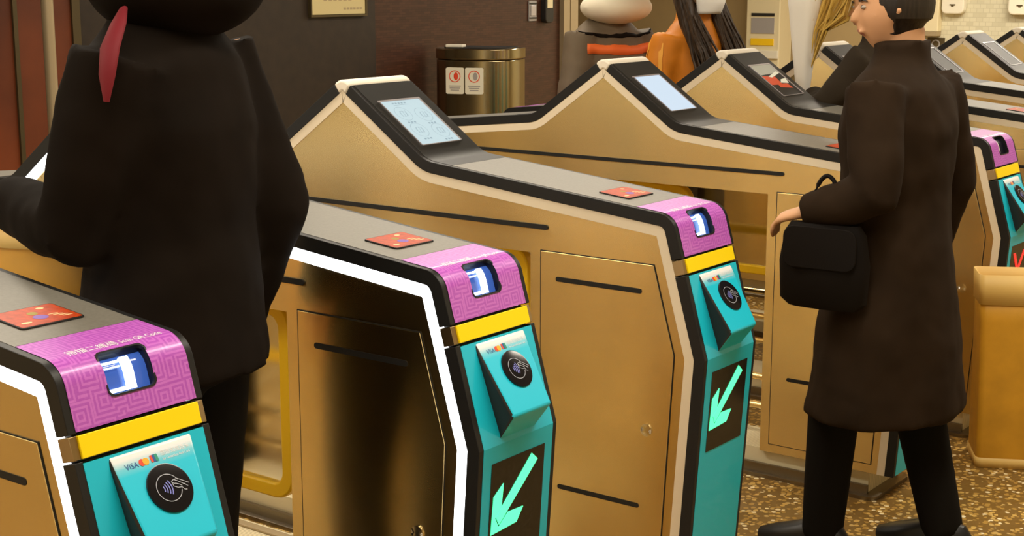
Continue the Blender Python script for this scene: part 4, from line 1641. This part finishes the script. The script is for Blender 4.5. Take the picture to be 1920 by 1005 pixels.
# grey jacket with a white hood, beyond the gates
pg, Jg, ig = person('person in a grey jacket with a white hood and orange back stripe beyond the gates', (-2.04, 3.53, 0), R(160), 1.70, 'skin', 'coat_grey', 0.70, 'trouser_black', build=0.9, flare=0.0, collar=False)
k = ig['k']
mb = MB()
mb.ball(Jg(-0.06, 0, 1.50), 0.15 * k, 0.17 * k, 0.075 * k, 24, 12)
mb.ball(Jg(-0.10, 0, 1.53), 0.10 * k, 0.13 * k, 0.08 * k, 24, 12)
link('hood', fused('hood', mb, M('hood_white'), 0.012, 4), pg)
mb = MB()
for z0, z1, mi, gr in ((1.30, 1.345, 0, 0.016), (1.385, 1.41, 1, 0.014)):
    vs, fs = [], []
    n = 40
    for q in range(n + 1):
        a = R(112 + 136 * q / n)
        for z in (z0, z1):
            f = 1.0 if z < 1.36 else 0.93
            vs.append(Jg((0.148 + gr) * f * math.cos(a), (0.200 + gr) * math.sin(a), z))
    mb.add(vs, [(2 * q, 2 * q + 2, 2 * q + 3, 2 * q + 1) for q in range(n)], mi)
s_ = link('back_stripe', mb.mesh('back_stripe', [M('stripe_orange'), M('coat_black')]), pg)
sw_ = s_.modifiers.new('cling', 'SHRINKWRAP')
sw_.target, sw_.offset = [c for c in pg.children if c.name.startswith('coat')][0], 0.004
s_.modifiers.new('thick', 'SOLIDIFY').thickness = 0.006

# orange coat, long dark hair and white mask
po, Jo, io = person('person in an orange coat with long dark hair and a white face mask', (-1.60, 3.53, 0), R(-10), 1.70, 'skin_pale', 'coat_orange', 0.80, 'trouser_brown', hair='hair_brown', build=0.84, flare=0.0)
k = io['k']
mb = MB()
rh = random.Random(11)
for s_ in (1, -1):
    mb.tube([Jo(-0.02, 0.075 * s_, 1.66), Jo(0.01, 0.092 * s_, 1.56), Jo(0.055, 0.098 * s_, 1.44), Jo(0.115, 0.098 * s_, 1.33), Jo(0.140, 0.085 * s_, 1.22), Jo(0.150, 0.075 * s_, 1.13)],
            [(0.05 * k, 0.022 * k), (0.05 * k, 0.03 * k), (0.035 * k, 0.045 * k), (0.022 * k, 0.048 * k), (0.018 * k, 0.040 * k), (0.006 * k, 0.016 * k)], 14, side=(1, 0, 0))
    for q in range(60):
        a = rh.uniform(-1, 1)
        b = rh.uniform(0.2, 1)
        ph = rh.uniform(0, 6)
        end = rh.uniform(1.06, 1.22)
        pts = []
        for t in [u_ / 8 for u_ in range(9)]:
            z = 1.64 + (end - 1.64) * t
            x = 0.0 + 0.175 * min(1, t * 1.25) ** 1.3 + 0.012 * b
            y = s_ * (0.088 + 0.012 * math.sin(t * 3) - 0.01 * t) + a * (0.030 + 0.050 * t) + 0.007 * math.sin(ph + t * 9)
            pts.append(Jo(x, y, z))
        mb.tube(pts, [0.004 * k, 0.006 * k, 0.007 * k, 0.0075 * k, 0.007 * k, 0.006 * k, 0.005 * k, 0.004 * k, 0.0012 * k], 6)
o = link('long_hair', mb.mesh('long_hair', M('hair_brown')), po)
mb = MB()
hc = io['hc']
vs, fs = [], []
n, m_ = 12, 7
for a_ in range(m_ + 1):
    z = -0.105 + 0.095 * a_ / m_
    for q in range(n + 1):
        ph = R(-72 + 144 * q / n)
        bulge = 0.024 * math.cos(ph) ** 3 * math.sin(PI * (0.15 + 0.75 * a_ / m_))
        sh_ = 0.84 + 0.16 * min(1, a_ / m_ * 1.6)
        vs.append(hc + Vector(((0.094 + bulge) * math.cos(ph) * sh_ + 0.012, 0.080 * math.sin(ph) * sh_, z)) * k)
mb.add(vs, [(a_ * (n + 1) + q, a_ * (n + 1) + q + 1, (a_ + 1) * (n + 1) + q + 1, (a_ + 1) * (n + 1) + q) for a_ in range(m_) for q in range(n)])
o = link('face_mask', mb.mesh('face_mask', M('mask_white')), po)
o.modifiers.new('thick', 'SOLIDIFY').thickness = 0.004
for pts in ([(-0.02, -0.17, 1.43), (-0.09, -0.24, 1.30), (-0.13, -0.26, 1.12), (-0.14, -0.25, 0.98)], [(-0.02, -0.17, 1.43), (0.03, -0.25, 1.28), (0.06, -0.28, 1.12), (0.08, -0.28, 0.98)], [(-0.16, -0.10, 1.22), (-0.10, -0.24, 1.20), (0.0, -0.30, 1.20)]):
    mb = MB()
    fine = []
    for a, b in zip(pts[:-1], pts[1:]):
        fine += [Vector(a).lerp(Vector(b), t / 5) for t in range(5)]
    fine.append(Vector(pts[-1]))
    mb.tube([Jo(*p) for p in fine], [(0.003, 0.012)] * len(fine), 8, side=(0, 1, 0))
    o = link('coat_seam', mb.mesh('coat_seam', M('coat_orange_seam')), po)
    m_ = o.modifiers.new('cling', 'SHRINKWRAP')
    m_.target, m_.offset = [c for c in po.children if c.name.startswith('coat')][0], 0.003

# flower carrier, mostly hidden behind the long coat
k = 1.68 / 1.70
j = Jk(k)
pw, Jw, iw = person('person in a dark grey coat holding a bouquet, mostly hidden behind the long brown coat', (-0.74, 3.53, 0), R(180), 1.62, 'skin', 'coat_dark_grey', 0.75, 'trouser_brown', build=0.86, flare=0.0,
                    arms={1: dict(elbow=j(0.16, 0.20, 1.13), wrist=j(0.275, 0.03, 1.16), palm=(0, -1, 0), thumb=(0.3, 0, 1), curl=0.75, dir=(0.7, -0.35, 0.1))})
bq = thing('bouquet', 'white paper wrapped bouquet of dried gold stems held up beside the gate', 'bouquet', (-1.045, 3.475, 1.08), 0)
mb = MB()
rings = [(0, 0.022), (0.08, 0.026), (0.22, 0.042), (0.42, 0.062), (0.60, 0.078)]
vs, fs = [], []
n = 28
for z, r in rings:
    for q in range(n):
        a = 2 * PI * q / n
        rr = r * (1 + 0.10 * math.sin(5 * a) * (z / 0.6))
        vs.append((rr * math.cos(a) - 0.02 * z, rr * math.sin(a), z + (0.03 * math.sin(3 * a) if z > 0.5 else 0)))
for i in range(len(rings) - 1):
    fs += [(i * n + q, i * n + (q + 1) % n, (i + 1) * n + (q + 1) % n, (i + 1) * n + q) for q in range(n)]
fs.append(tuple(range(n - 1, -1, -1)))
mb.add(vs, fs)
o = link('paper_wrap', mb.mesh('paper_wrap', M('wrap_paper')), bq)
o.modifiers.new('thick', 'SOLIDIFY').thickness = 0.002
mb = MB()
rnd = random.Random(3)
for q in range(46):
    a, rr = rnd.uniform(0, 2 * PI), rnd.uniform(0.0, 0.05)
    bx_, by_ = rr * math.cos(a), rr * math.sin(a)
    lean = rnd.uniform(0.05, 0.16)
    top = rnd.uniform(0.46, 0.74)
    mb.tube([(0.02, 0, 0.16), (bx_ + lean * 0.45, by_ + lean * .2, 0.34), (bx_ * 1.3 + lean * 0.95, by_ * 1.3 + lean * .5, top * .8), (bx_ * 1.5 + lean * 1.1, by_ * 1.5 + lean * .6, top)], [0.003, 0.004, 0.007, 0.002], 6)
link('dried_stems', mb.mesh('dried_stems', M('dried_gold')), bq)

# ribbed floor plate in the aisle behind the centre gate
fp = thing('floor_plate', 'ribbed cream floor plate with a steel edge bar in the aisle behind the centre gate', 'floor plate', (-1.30, 0.555, 0))
mb = MB(); mb.box(-0.60, 0.60, -0.265, 0.265, 0.0, 0.006); link('plate', mb.mesh('plate', M('ribbed_plinth'), smooth=False), fp)
mb = MB(); mb.box(-0.60, 0.60, 0.215, 0.245, 0.0055, 0.014); bevel(link('edge_bar', mb.mesh('edge_bar', M('beige_metal'), smooth=False), fp), 0.003)
